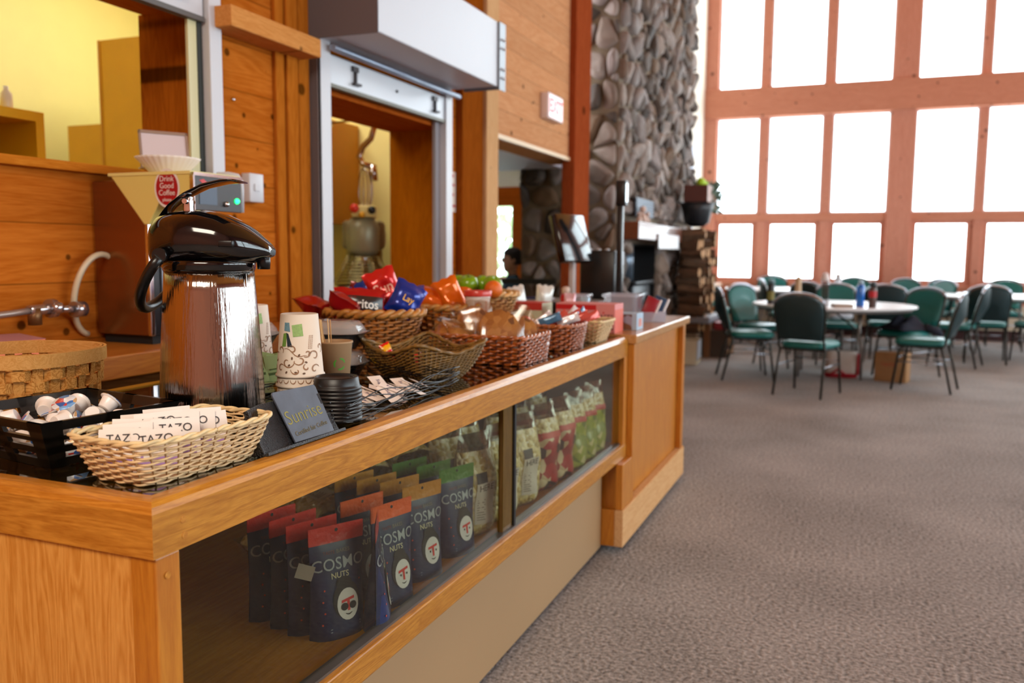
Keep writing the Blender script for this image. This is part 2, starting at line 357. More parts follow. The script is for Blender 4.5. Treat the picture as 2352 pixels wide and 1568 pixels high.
MB().box(.01, .03, 1.235, 1.29, .93, 2.02).build('guide', mat('grey_channel', (150, 146, 152), .4), t)  # inner guide strip, plain mid grey
MB().box(.04, .062, .085, 1.29, 2.03, 2.165).build('bottom_bar', mat('bar_white', (206, 208, 214), .32, .1), t, .004)
MB().cyl((.11, .05, 2.18), (.11, 1.39, 2.18), .016, 10).build('bottom_rail', mat('blue_grey_rail', (150, 162, 182), .3, .5), t)
MB().box(.035, .068, .085, 1.29, 2.015, 2.032).build('bar_lip', mat('lip_grey', (120, 118, 106), .5), t)
for y in (.28, 1.13):
    MB().box(.062, .075, y, y+.05, 2.12, 2.145).box(.062, .078, y+.02, y+.03, 2.06, 2.12).box(.062, .085, y+.005, y+.06, 2.055, 2.066).build('latch', mat('latch_dark', (58, 52, 54), .4, .5), t)
MB().ball((.065, .72, 2.1), .008, 8, 5).build('lock_cylinder', BLACK, t)
MB().ball((.0, -.02, 2.24), .016, 8, 6).build('screw_cap', CHROME, t)
# far window wall -------------------------------------------------
cols = [(-2.25, -1.58), (-1.44, -.62), (-.48, .34), (.69, 1.53), (1.65, 2.49), (2.61, 3.45), (3.8, 4.62), (4.74, 5.56), (5.68, 6.5)]
rows = [(.80, 1.78), (1.90, 3.42), (3.88, 6.4)]
fx0, fx1 = -2.7, 7.7
w = MB()
w.box(fx0, fx1, YW, YW+.18, 0, .62)
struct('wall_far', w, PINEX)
w = MB(); w.box(fx0, fx1, YW-.04, YW+.18, .62, .80); w.box(fx0, fx1, YW-.02, YW+.16, 1.78, 1.90); w.box(fx0, fx1, YW-.1, YW+.16, 3.42, 3.88); w.box(fx0, fx1, YW-.02, YW+.16, 6.4, ZC)
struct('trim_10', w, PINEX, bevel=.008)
w = MB(); edges = [fx0]+[v for c in cols for v in c]+[fx1]
for i in range(0, len(edges), 2):
    big = edges[i+1]-edges[i] > .25
    w.box(edges[i], edges[i+1], YW-(.06 if big else 0), YW+.16, .62, ZC)
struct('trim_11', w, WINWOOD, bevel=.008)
PANE = glass('window_pane', (250, 255, 255), .01, .5, .98)
k = 0
for ri_, (z0, z1) in enumerate(rows):
    for (x0, x1) in cols:
        k += 1; s_ = .075 if ri_ == 0 else .022
        f = MB()
        f.box(x0, x0+s_, YW+.04, YW+.12, z0, z1).box(x1-s_, x1, YW+.04, YW+.12, z0, z1)
        f.box(x0+s_, x1-s_, YW+.04, YW+.12, z0, z0+s_).box(x0+s_, x1-s_, YW+.04, YW+.12, z1-s_*.7, z1)
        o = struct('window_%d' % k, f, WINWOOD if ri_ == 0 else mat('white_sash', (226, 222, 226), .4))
        p = MB().box(x0+s_, x1-s_, YW+.085, YW+.091, z0+s_, z1-s_*.7).build('pane', PANE, o)
# right-hand wall with a run of big windows, back wall
w = MB(); w.box(7.5, 7.7, -3.6, YW, 0, .9).box(7.5, 7.7, -3.6, YW, 4.3, ZC)
ys = [-3.6, -1.0, 1.0, 1.2, 3.2, 3.4, 5.4, 5.6, 7.6, 7.8, 9.8, 10.0, 12.0, YW]
for i in range(0, len(ys), 2): w.box(7.5, 7.7, ys[i], ys[i+1], .9, 4.3)
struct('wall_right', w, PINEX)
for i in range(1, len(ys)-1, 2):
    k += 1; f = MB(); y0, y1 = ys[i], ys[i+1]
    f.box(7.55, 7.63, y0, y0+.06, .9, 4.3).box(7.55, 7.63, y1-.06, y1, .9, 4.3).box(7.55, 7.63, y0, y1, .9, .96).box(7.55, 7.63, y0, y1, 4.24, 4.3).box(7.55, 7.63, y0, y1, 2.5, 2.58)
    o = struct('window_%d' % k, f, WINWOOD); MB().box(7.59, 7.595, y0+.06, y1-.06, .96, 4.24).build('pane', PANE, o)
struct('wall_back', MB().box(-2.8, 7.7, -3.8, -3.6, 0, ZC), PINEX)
# baseboard heater under the far windows
t = thing('baseboard_heater', 'long cream baseboard heater running under the far windows', 'heater', (2.6, YW-.1, 0))
MB().box(-4.55, 4.9, -.06, .09, .16, .52).build('cover', mat('heater_cream', (206, 190, 166), .5), t, .01)
MB().box(-4.55, 4.9, -.02, .09, .0, .16).build('plinth', mat('dark_red_base', (62, 26, 24), .6), t)
for x in (-4.45, -4.33): MB().box(x, x+.06, -.064, -.058, .36, .46).build('vent_slot', BLACKM, t)
# alcove behind the opening
struct('wall_alcove', MB().box(-6.4, -3.86, 9.6, 9.8, 0, .93).box(-6.4, -4.62, 9.6, 9.8, .93, 1.8).box(-3.80, -2.5, 9.6, 9.8, 0, 2.6).box(-6.4, -2.5, 9.6, 9.8, 2.02, 2.6), mat('alcove_white', (236, 234, 240), .6))
struct('trim_12', MB().box(-6.4, -3.3, 9.5, 9.62, 1.8, 2.02), PINED)
struct('trim_13', MB().box(-3.86, -3.72, 9.5, 9.62, 0, 1.8), PINED)
o = struct('window_50', MB().box(-4.62, -4.56, 9.62, 9.7, .93, 1.8).box(-4.62, -3.86, 9.62, 9.7, .9, .95), WINWOOD); MB().box(-4.56, -3.86, 9.65, 9.655, .95, 1.8).build('pane', PANE, o)
struct('ceiling_alcove', MB().box(-6.4, XW-.3, 5.6, 8.0, 2.06, 2.16), mat('soffit_grey', (214, 210, 222), .6))
struct('ceiling_alcove_far', MB().box(-6.4, -2.7, 8.0, 9.8, 2.4, 2.5), mat('soffit_grey', (214, 210, 222), .6))
struct('wall_alcove_left', MB().box(-6.6, -6.4, 5.6, 9.8, 0, 2.6), mat('alcove_white', (236, 234, 240), .6))
# kitchen behind the hatches
KW = mat('kitchen_yellow', (238, 232, 154), .6, var=.02)
w = MB().box(-5.4, -5.2, -1.0, 5.6, 0, 3.6); struct('wall_kitchen_back', w, KW)
struct('wall_kitchen_end', MB().box(-6.4, XW-.36, 5.45, 5.6, 0, 3.6), KW)
struct('wall_kitchen_near', MB().box(-5.4, XW-.36, -1.2, -1.0, 0, 3.6), KW)
struct('ceiling_kitchen', MB().box(-5.4, XW-.36, -1.2, 5.6, 3.6, 3.7), mat('kitchen_ceiling', (244, 242, 220), .6))
t = thing('tree', 'pale leafy tree seen blurred through the alcove window', 'tree', (-5.2, 14.0, 0))
lf = MB(); rg = random.Random(3)
for i in range(900):
    a, b_, q = rg.uniform(0, 6.3), rg.uniform(-1, 1), rg.uniform(.5, 1.6); c = Vector((q*cos(a), q*sin(a)*.8, 1.5+b_*1.5)); u = Vector((rg.uniform(-1, 1), rg.uniform(-1, 1), rg.uniform(-1, 1))).normalized()*.12; v = u.orthogonal().normalized()*.05
    lf.add([c-u, c+v, c+u, c-v], [(0, 1, 2, 3)], False)
lf.build('foliage', mat('leaf_pale', (170, 196, 150), .6), t); MB().cyl((0, 0, -.5), (0, 0, 2), .12, 8, .06).build('trunk', mat('bark', (90, 74, 60), .8), t)
# ================================================================ COUNTERS
GT = glass('counter_glass_top', (206, 204, 190), .03, 1.5, .9)
GF = glass('display_front_glass', (244, 245, 236), .015, .8, .98)
XF = -.89; YN = .877; YF = 3.5; ZT = .90
t = thing('display_counter', 'oak framed display counter with glass top and glass front full of snack bags', 'counter', (-1.29, 2.2, 0))
def P_(mb, n, m, bev=0, par=None): return mb.build(n, m, par or t, bev)
def loc(mb): mb.T = TR(1.29, -2.2, 0); return mb
# rounded oak rim, mitred front and near end
prof = [(0, .82), (0, .884), (-.004, .893), (-.012, .899), (-.02, .90), (-.034, .90), (-.034, .82)]
def rim(axis):
    m = loc(MB())
    if axis == 'front':
        a = [(XF+u, YN-u, z) for u, z in prof]; b = [(XF+u, YF, z) for u, z in prof]
    else:
        a = [(XF+u, YN-u, z) for u, z in prof]; b = [(-1.72, YN-u, z) for u, z in prof]
    n = len(prof); m.add(a+b, [(i, (i+1) % n, n+(i+1) % n, n+i) for i in range(n)]+[tuple(range(n)), tuple(range(2*n-1, n-1, -1))]); return m
f_ = P_(rim('front'), 'apron', OAK); e_ = P_(rim('end'), 'apron', OAKX)
for (y, z) in ((.935, .862), (.937, .838)):
    q = loc(MB()); q.lathe([(.0055, 0), (.0055, .0008)], (0, 0, 0), 14); o = q.build('plug', OAKX, f_)
    o.data.transform(TR(-1.29, 2.2, 0)); o.data.transform(TR(0, 0, 0)); o.data.transform(Matrix.Translation((XF+1.29, y-2.2, z)) @ R3(y=pi/2))
P_(loc(MB()).box(XF-.034, -1.70, YN+.034, YF, .889, .897), 'glass_top', GT)
P_(loc(MB()).box(XF-.034, XF-.037, YN+.034, YF, .886, .8985).box(XF-.034, -1.70, YN+.034, YN+.0375, .886, .8985), 'gasket', BLACKM)
P_(loc(MB()).box(-1.73, -1.70, YN, YF, .0, .90), 'back_panel', wood('case_back', (150, 106, 34), (182, 134, 52), 'Y', 3, .5))
P_(loc(MB()).box(-1.72, XF-.046, YN+.008, YN+.03, .03, .82), 'end_panel', OAKZ)
post = P_(loc(MB()).box(XF-.05, XF-.002, YN+.006, YN+.052, .03, .82), 'corner_post', OAKR, .003)
q = MB().lathe([(.0055, 0), (.0055, .0008)], (0, 0, 0), 14); o = q.build('plug', OAKX, post); o.data.transform(Matrix.Translation((XF-.001+1.29, .903-2.2, .79)) @ R3(y=pi/2))
P_(loc(MB()).box(XF-.05, XF, YF-.05, YF, .385, .82), 'corner_post', OAKR, .003)
P_(loc(MB()).box(XF-.04, XF+.002, YN+.052, YF, .385, .446), 'bottom_rail', OAK, .004)
P_(loc(MB()).box(-1.70, XF-.04, YN+.03, YF, .41, .43), 'case_floor', wood('case_floor_ply', (160, 112, 16), (190, 138, 30), 'Y', 2, .45))
# sliding glass doors
for nm, y0, y1, x in (('sliding_door', .93, 2.25, XF-.030), ('sliding_door', 2.19, YF-.05, XF-.020)):
    dr = P_(loc(MB()).box(x-.004, x, y0, y1, .446, .82), nm, GF)
P_(loc(MB()).box(XF-.036, XF-.022, 2.19, 2.262, .446, .82), 'door_stile', wood('stile_brown', (104, 78, 42), (126, 96, 54), 'Z', 3, .5))
P_(loc(MB()).box(XF-.037, XF-.015, 2.262, 2.275, .446, .82), 'stile_seal', BLACKM)
P_(loc(MB()).box(XF-.039, XF-.012, .93, YF-.05, .446, .452), 'track', mat('track_metal', (104, 100, 96), .4, .6))
P_(loc(MB()).box(-1.68, XF-.06, YN+.04, 3.345, .03, .41), 'plinth', mat('cream_laminate', (168, 136, 98), .5, var=.03, vscale=2))
P_(loc(MB()).box(-1.6, -1.0, YN+.1, 3.3, 0, .03), 'kick', BLACKM)
P_(loc(MB()).box(-1.7, XF-.03, YF-.02, YF, .446, .88), 'end_wall', mat('case_end_grey', (120, 118, 108), .5))
# right oak cabinet with worktop
t = thing('oak_cabinet', 'oak floor cabinet with solid worktop at the far end of the display counter', 'cabinet', (-1.3, 4.1, 0))
def loc2(mb): mb.T = TR(1.3, -4.1, 0); return mb
XC = -.865
P_(loc2(MB()).box(-1.9, XC+.012, YF+.003, 4.72, .868, .908), 'worktop', wood('worktop_oak', (172, 116, 62), (214, 164, 108), 'Y', 4, .3, coat=.3), .006)
P_(loc2(MB()).box(-1.85, XC-.03, YF+.005, 4.66, .10, .868).box(-1.05, XC-.03, 3.38, YF+.005, .10, .380), 'carcass', OAKR)
P_(loc2(MB()).box(XC-.03, XC, 3.515, 3.55, .19, .868), 'stile', OAKR, .003)
P_(loc2(MB()).box(XC-.03, XC, 4.60, 4.66, .19, .868), 'stile', OAKR, .003)
P_(loc2(MB()).box(XC-.03, XC, 3.36, 3.515, .19, .384), 'stile', OAKR, .003)
P_(loc2(MB()).box(XC-.03, XC+.008, 3.352, 4.67, .035, .19), 'base_rail', wood('pale_oak_rail', (196, 148, 100), (220, 178, 132), 'Y', 3, .4), .004)
P_(loc2(MB()).box(-1.05, XC-.03, 3.352, 3.38, .035, .19), 'base_rail', OAKR, .003)
for y in (3.5, 4.5):
    P_(loc2(MB()).cyl((-1.0, y, .0), (-1.0, y, .04), .025, 10), 'caster', BLACK)
# back counter along the wall
t = thing('back_counter', 'pine back counter shelf along the wall behind the airpot', 'counter', (-2.2, 1.2, 0))
def loc3(mb): mb.T = TR(2.2, -1.2, 0); return mb
BCW = wood('back_counter_pine', (164, 92, 22), (198, 128, 44), 'Y', 2, .4, coat=.1, knots=3)
P_(loc3(MB()).box(XW, -2.03, -1.5, 3.3, .865, .935), 'top', BCW, .004)
P_(loc3(MB()).box(XW, -2.1, -1.5, 3.3, .0, .865), 'cabinet_front', wood('back_panel_brown', (120, 74, 36), (150, 98, 52), 'Y', 2, .5))
# ================================================================ THINGS ON THE GLASS TOP
ZG = .8975
def sup(a, b, n, s_):
    """superellipse point, s_ in 0..1"""
    t_ = 2*pi*s_; c, q = cos(t_), sin(t_); p = 2/n
    return a*math.copysign(abs(c)**p, c), b*math.copysign(abs(q)**p, q)
def loop(a, b, n, N):
    raw = [sup(a, b, n, i/720) for i in range(721)]
    d = [0]
    for i in range(720): d.append(d[-1]+math.hypot(raw[i+1][0]-raw[i][0], raw[i+1][1]-raw[i][1]))
    out = []; j = 0
    for k in range(N):
        g = d[-1]*k/N
        while d[j+1] < g: j += 1
        f = (g-d[j])/max(1e-9, d[j+1]-d[j]); out.append((raw[j][0]*(1-f)+raw[j+1][0]*f, raw[j][1]*(1-f)+raw[j+1][1]*f))
    return out
def normals(P):
    n = len(P); o = []
    for i in range(n):
        a, b = P[i-1], P[(i+1) % n]; x, y = b[1]-a[1], a[0]-b[0]; l = math.hypot(x, y) or 1; o.append((x/l, y/l))
    return o
def wicker(t, a0, b0, a1, b1, h, n=6, rows=12, sr=.0022, stakes=44, amp=.0028, mats=None, rimr=.006, flare=None, zf=None, curve=1.0, twist=True, sub=4, flat=1.0):
    """woven basket: strands pass in front of and behind upright stakes"""
    mw, ms, mr = mats; N = stakes*sub
    if stakes % 2: stakes += 1; N = stakes*sub
    def at(hh, N=N):
        u = hh**curve; a, b = a0+(a1-a0)*u, b0+(b1-b0)*u; return loop(a, b, n, N)
    w = MB()
    for i in range(rows):
        hh = (i+.5)/rows; P = at(hh); Q = normals(P); pts = []
        for k, ((x, y), (nx, ny)) in enumerate(zip(P, Q)):
            o = amp*cos(pi*k/sub + pi*i); dz = sr*.5*sin(pi*k/sub+pi*i)
            z = h*hh + (zf(x, y, hh) if zf else 0) + dz; pts.append((x+nx*o, y+ny*o, z))
        w.tube(pts, sr, 5, True, flat=flat)
    w.build('weave', mw, t)
    s = MB()
    for k in range(stakes):
        pts = []
        for hh in (0, .25, .5, .75, 1.0):
            P = at(hh, stakes); x, y = P[k]; pts.append((x, y, h*hh+(zf(x, y, hh) if zf else 0)))
        s.tube(pts, sr*.75, 5)
    s.build('stakes', ms, t)
    r = MB(); P = at(1, N); Q = normals(P); cnt = 2 if twist else 1
    for q in range(cnt):
        pts = [(x+nx*rimr*.55*cos(2*pi*k/sub/2.5+pi*q), y+ny*rimr*.55*cos(2*pi*k/sub/2.5+pi*q), h+(zf(x, y, 1) if zf else 0)+(rimr*.55*sin(2*pi*k/sub/2.5+pi*q) if twist else 0)) for k, ((x, y), (nx, ny)) in enumerate(zip(P, Q))]
        r.tube(pts, rimr*(.72 if twist else 1), 6, True)
    r.build('rim', mr, t)
    P = loop(a0, b0, n, 40); b_ = MB(); b_.add([(x, y, sr) for x, y in P]+[(x, y, sr*2.4) for x, y in P], [tuple(range(40))[::-1], tuple(range(40, 80))]+[(k, (k+1) % 40, 40+(k+1) % 40, 40+k) for k in range(40)], False); b_.build('base', ms, t)
    return t
WL = mat('willow_pale', (222, 190, 142), .5, var=.16, vscale=30); WLs = mat('willow_stake', (184, 150, 104), .6); WLr = mat('willow_rim', (226, 200, 150), .5, var=.15, vscale=40)
WB = mat('wicker_brown', (162, 102, 44), .45, var=.25, vscale=30); WBs = mat('wicker_brown_stake', (110, 66, 26), .6); WBr = mat('wicker_brown_rim', (182, 124, 58), .4, var=.3, vscale=40)
WR = mat('wicker_chestnut', (158, 80, 28), .3, var=.3, vscale=40, coat=.5); WRs = mat('wicker_chestnut_stake', (84, 36, 16), .5); WRr = mat('wicker_chestnut_rim', (170, 92, 38), .28, var=.3, vscale=40, coat=.6)
WD = mat('twig_olive', (122, 88, 34), .5, var=.45, vscale=50); WDs = mat('twig_dark', (66, 44, 20), .6)
# --- pale willow basket with tea envelopes
t = thing('willow_basket', 'small pale willow basket holding white tea envelopes at the counter corner', 'basket', (-1.018, 1.062, ZG), rad(-4))
wicker(t, .062, .112, .088, .143, .070, 7, 14, .0021, 34, .0021, (WL, WLs, WLr), .0044, sub=6, zf=lambda x, y, h: .004*h*((abs(x)/.09)**4*(abs(y)/.145)**4), curve=.8)
def envelope(label, text_s='TAZO'):
    e = thing('tea_envelope', label, 'tea bag envelope', group=None)
    m = MB(); W_, H_ = .037, .032
    m.grid(lambda u, v: ((u-.5)*2*W_, -.0016*(1-(2*u-1)**4)*(1-(2*v-1)**4), v*2*H_), 8, 8)
    m.grid(lambda u, v: ((.5-u)*2*W_, .0016*(1-(2*u-1)**4)*(1-(2*v-1)**4), v*2*H_), 8, 8)
    m.build('sleeve', mat('paper_white', (238, 228, 220), .65), e)
    text('lettering', text_s, .0185, mat('ink_grey', (58, 52, 54), .6), e, TR(0, -.0024, 2*H_-.016) @ R3(x=pi/2), depth=.0001)
    text('small_print', 'PASSION', .0052, mat('ink_grey', (58, 52, 54), .6), e, TR(0, -.0024, 2*H_-.034) @ R3(x=pi/2), depth=.0001)
    MB().box(-.03, .03, -.0022, -.0017, .006, .020).build('print_band', mat('tea_violet', (158, 120, 190), .6), e)
    return e
env_lab = ['white tea envelope at the near left end of the willow basket', 'white tea envelope just behind the near left one in the willow basket', 'white tea envelope third from the near left corner of the willow basket',
 'white tea envelope leaning at the middle front of the willow basket', 'white tea envelope with clearest lettering, middle of the willow basket', 'white tea envelope behind the middle one in the willow basket',
 'white tea envelope rising highest at the back middle of the willow basket', 'white tea envelope just left of the right-hand one in the willow basket', 'right-hand white tea envelope in the willow basket', 'white tea envelope tucked behind the right-hand one in the willow basket',
 'white tea envelope at the back left of the willow basket', 'white tea envelope at the back right of the willow basket beside the tray']
env_pos = [(-.030, -.105, 10, 0), (-.042, -.078, 14, .004), (-.052, -.050, 16, .006), (.018, -.070, 18, -.002), (.014, -.018, 24, .007), (-.006, .006, 20, .012), (-.024, -.012, 26, .014), (.012, .028, 22, .012), (.030, .050, 30, .008), (.004, .060, 26, .012), (-.058, -.020, 10, .010), (-.045, .03, 20, .014)]
ev = envelope(env_lab[0]); ev['group'] = 'tea envelopes in the willow basket'
for i, (x, y, a, dz) in enumerate(env_pos):
    e = ev if i == 0 else dup(ev, label=env_lab[i])
    e.location = (-1.018+x*.9, 1.062+y*.82, ZG+.012+dz); e.rotation_euler = (rad(-16), rad(random.uniform(-4, 4)), rad(a+22))
# --- black slotted tray with creamers
t = thing('slotted_tray', 'black slatted wooden tray of creamer cups at the left end of the counter', 'tray', (-1.276, 1.075, ZG), rad(-8))
BW = mat('black_painted_wood', (14, 12, 11), .38, coat=.2); bwid0, bwid1, hh_ = .10, .135, .082; L0, L1 = .095, .13
def slat(axis, sgn):
    m = MB()
    def q(u, z, off):   # outer sloping wall
        f = z/hh_; w_ = bwid0+(bwid1-bwid0)*f+off; l_ = L0+(L1-L0)*f+off
        return (sgn*w_, u*l_, z) if axis == 'x' else (u*w_, sgn*l_, z)
    def pc(u0, u1, z0, z1):
        vs = [q(u0, z0, 0), q(u1, z0, 0), q(u1, z1, 0), q(u0, z1, 0), q(u0, z0, -.008), q(u1, z0, -.008), q(u1, z1, -.008), q(u0, z1, -.008)]
        m.add(vs, [(0, 1, 2, 3), (7, 6, 5, 4), (0, 4, 5, 1), (1, 5, 6, 2), (2, 6, 7, 3), (3, 7, 4, 0)], False)
    pc(-1, 1, 0, .016); pc(-1, 1, .026, .038); pc(-1, 1, .048, .056); pc(-1, 1, .066, hh_)
    pc(-1, -.72, .0, hh_); pc(.72, 1, 0, hh_); pc(-.12, .12, 0, hh_)
    m.build('side', BW, t)
for ax in 'xy':
    for sg in (-1, 1): slat(ax, sg)
MB().box(-.10, .10, -.095, .095, .001, .009).build('bottom', BW, t)
def creamer():
    e = thing('creamer_cup', '', 'creamer', group='creamer cups in the black tray')
    m = MB(); m.lathe([(.0115, 0), (.0125, .0015), (.0165, .018), (.0165, .0195), (.021, .0195), (.021, .0208), (.0166, .0208)], n=20); m.build('cup', mat('creamer_white', (240, 232, 226), .35, coat=.2), e)
    l = MB(); l.lathe([(.0001, .0222), (.0205, .0222), (.0212, .0210)], n=20, cap=False)
    l.add([(.019, -.006, .0215), (.030, -.003, .0225), (.030, .003, .0225), (.019, .006, .0215)], [(0, 1, 2, 3)])
    l.build('foil_lid', blotch('foil_print', [(228, 232, 240), (70, 120, 190), (60, 100, 175), (235, 238, 244), (206, 60, 50), (120, 165, 215), (214, 170, 120)], 85, .3, metal=.1), e)
    return e
cr = creamer(); rg = random.Random(11); n = 0
crl = ['white creamer cup in the tray, tipped on the pile %s' % s for s in ('nearest the splint basket', 'at its left front', 'at its left edge', 'against the front slats', 'beside the willow basket', 'at the far right corner', 'by the airpot', 'at the back slats', 'in the middle of the heap', 'on top of the heap')]
for layer, (zc, cnt) in enumerate(((.014, 16), (.038, 16), (.062, 9))):
    for k in range(cnt):
        gx, gy = k % 4, k//4
        if layer < 2: x = -.068+gx*.045+rg.uniform(-.006, .006); y = -.068+gy*.045+rg.uniform(-.006, .006)
        else: x = (-.070, -.03, .01, -.05, .0, -.02, .04, .05, -.075)[k]; y = (.0, .02, .04, .045, .07, -.01, .075, -.055, -.045)[k]
        e = cr if n == 0 else dup(cr); M_ = TR(-1.276, 1.075, ZG) @ R3(z=rad(-8)) @ TR(x, y, zc)
        e.location = M_.translation; e.rotation_euler = (rg.choice([0, pi, 1.9, -1.2, 1.2, 2.4])+rg.uniform(-.4, .4), rg.uniform(-.5, .5), rg.uniform(0, 6)); n += 1
        e['label'] = ('white plastic creamer cup in the top heap of the black slatted tray' if layer == 2 else 'white plastic creamer cup lower in the black slatted tray')
# --- splint basket
def band(m, P, z0, z1, off, th=.0016, wob=None):
    Q = normals(P); R = []
    for k, ((x, y), (nx, ny)) in enumerate(zip(P, Q)):
        o = off+(wob(k) if wob else 0)
        R.append([(x+nx*(o-th), y+ny*(o-th), z0), (x+nx*(o+th), y+ny*(o+th), z0), (x+nx*(o+th), y+ny*(o+th), z1), (x+nx*(o-th), y+ny*(o-th), z1)])
    R.append(R[0]); m.loft(R, smooth=False)
t = thing('splint_basket', 'empty round splint wood basket behind the creamer tray', 'basket', (-1.585, 1.235, ZG), rad(10))
SP = wood('splint_tan', (160, 100, 40), (216, 160, 90), 'X', 6, .5, contrast=1.0); SPr = wood('splint_rim', (190, 136, 72), (218, 168, 104), 'X', 6, .45)
m = MB(); K = 28
for i in range(5):
    f = (i+.5)/5; P = loop(.125+.018*f, .125+.018*f, 2.3, K*6); band(m, P, .006+i*.0235, .006+i*.0235+.0195, 0, .0011, lambda k, i=i: .0045*max(-1, min(1, 1.8*cos(pi*k/6+pi*i))))
m.build('weave', SP, t)
m = MB()
P0 = loop(.1255, .1255, 2.3, K); P1 = loop(.1430, .1430, 2.3, K)
for k in range(K):
    a, b = Vector((*P0[k], .002)), Vector((*P1[k], .128)); tx = Vector((-a.y, a.x, 0)).normalized()*.009; nn = Vector((a.x, a.y, 0)).normalized()*.0009
    m.add([a-tx-nn, a+tx-nn, b+tx-nn, b-tx-nn, a-tx+nn, a+tx+nn, b+tx+nn, b-tx+nn], [(0, 1, 2, 3), (7, 6, 5, 4), (0, 4, 5, 1), (1, 5, 6, 2), (2, 6, 7, 3), (3, 7, 4, 0)], False)
m.build('stakes', SP, t)
m = MB(); P = loop(.1445, .1445, 2.3, 90); band(m, P, .123, .150, .0035, .0025); band(m, P, .123, .150, -.0045, .002); m.build('rim', SPr, t)
MB().lathe([(.12, .002), (.12, .006)], n=40).build('base', SP, t)
# --- airpot
AX, AY = -1.166, 1.316; u_ = .000847
t = thing('airpot', 'tall brushed steel airpot with black pump head and raised lever', 'coffee dispenser', (AX, AY, ZG), rad(22))
HB = 1.2095-ZG
m = MB(); m.lathe([(.099, 0), (.0995, .004), (.0985, .05), (.0965, .10), (.0935, .16), (.0895, .22), (.0855, .275), (.0832, HB)], n=64)
BS = bpy.data.materials.new('brushed_steel_body'); BS.use_nodes = True; nt = BS.node_tree; b = nt.nodes['Principled BSDF']; b.inputs['Metallic'].default_value = 1; b.inputs['Roughness'].default_value = .13; b.inputs['Base Color'].default_value = lin((168, 162, 156)); b.inputs['Anisotropic'].default_value = .3
tc = nt.nodes.new('ShaderNodeTexCoord'); mp = nt.nodes.new('ShaderNodeMapping'); mp.inputs['Scale'].default_value = (34, 34, .8); nz = nt.nodes.new('ShaderNodeTexNoise'); nz.inputs['Scale'].default_value = 5; nz.inputs['Detail'].default_value = 4; bp = nt.nodes.new('ShaderNodeBump'); bp.inputs['Strength'].default_value = .35; bp.inputs['Distance'].default_value = .004
nt.links.new(tc.outputs['Object'], mp.inputs[0]); nt.links.new(mp.outputs[0], nz.inputs['Vector']); nt.links.new(nz.outputs['Fac'], bp.inputs['Height']); nt.links.new(bp.outputs[0], b.inputs['Normal'])
m.build('body', BS, t)
BG = mat('glossy_black', (9, 8, 10), .1, coat=.6)
m = MB(); m.lathe([(.0835, HB-.001), (.0858, HB+.004), (.087, HB+.012), (.088, HB+.02)], n=56); m.build('collar', BG, t)
st = [(-118, 22, 88, .030), (-116, 12, 100, .048), (-110, 8, 112, .060), (-98, 6, 124, .071), (-75, 5, 131, .081), (-40, 4, 136, .087), (0, 4, 137, .089), (40, 5, 129, .087), (70, 8, 115, .080), (92, 14, 102, .070), (110, 20, 88, .056), (124, 26, 76, .042), (136, 30, 66, .033), (144, 33, 56, .026), (146, 36, 50, .018)]
R = []
for x, zb, zt, w_ in st:
    cz, hz = (zb+zt)/2*u_, (zt-zb)/2*u_; ring = []
    for k in range(28):
        a = 2*pi*k/28; c, q = cos(a), sin(a); e = 2/2.5
        ring.append((x*u_, w_*math.copysign(abs(c)**e, c), HB+cz+hz*math.copysign(abs(q)**e, q)))
    R.append(ring)
m = MB(); m.loft(R, True, True); m.build('pump_head', BG, t)
m = MB(); m.lathe([(.012, -.014), (.013, 0), (.013, .012)], (124*u_, 0, HB+.018), 16); m.build('spout', BLACK, t)
MB().rbox(52*u_, 86*u_, -.0835, -.070, HB+.046, HB+.058, .003).build('switch', BLACK, t)
m = MB(); sp_ = [(-.096, -.0, .024), (-.095, -.03, .024)]
R = [];
for x, zt, th, w_ in [(-103, 127, 10, .020), (-92, 138, 11, .026), (-77, 155, 12, .028), (-44, 178, 12, .030), (-3, 197, 11, .032), (41, 206, 9, .035), (65, 206, 7, .036), (80, 203, 4, .034)]:
    ring = []
    for k in range(16):
        a = 2*pi*k/16; e = .6; ring.append((x*u_+.3*th*u_*sin(a), w_*math.copysign(abs(cos(a))**e, cos(a)), HB+(zt-th/2+th/2*sin(a))*u_))
    R.append(ring)
m.loft(R, True, True); m.build('lever', BG, t)
m = MB(); m.rbox(-52*u_, -34*u_, -.012, .012, HB+.10, HB+.142, .003); m.cyl((-43*u_, -.022, HB+.132), (-43*u_, .022, HB+.132), .005, 10); m.build('hinge', CHROME, t)
m = MB(); hp = []
for k in range(25):
    q = k/24; a = pi*q; y = -.0925*cos(a)
    hp.append((-.058-.066*sin(a)**.8, y, HB+.026-.098*sin(a)**.9))
m.tube(hp, .0105, 8, flat=1.0); m.build('handle', BLACK, t)
MB().cyl((-.058, -.096, HB+.03), (-.058, -.082, HB+.03), .013, 14).cyl((-.058, .082, HB+.03), (-.058, .096, HB+.03), .013, 14).build('handle_pivot', BLACK, t)
sr_ = .0852
m = MB(); m.grid(lambda uu_, v: ((sr_+.0012)*cos(rad(-52)+((uu_-.5)*2)*.0105*sqrt(max(0, 1-(2*v-1)**2))/sr_), (sr_+.0012)*sin(rad(-52)+((uu_-.5)*2)*.0105*sqrt(max(0, 1-(2*v-1)**2))/sr_), .250+(v-.5)*.023), 6, 14); m.build('round_sticker', mat('sticker_grey', (176, 168, 164), .5), t)
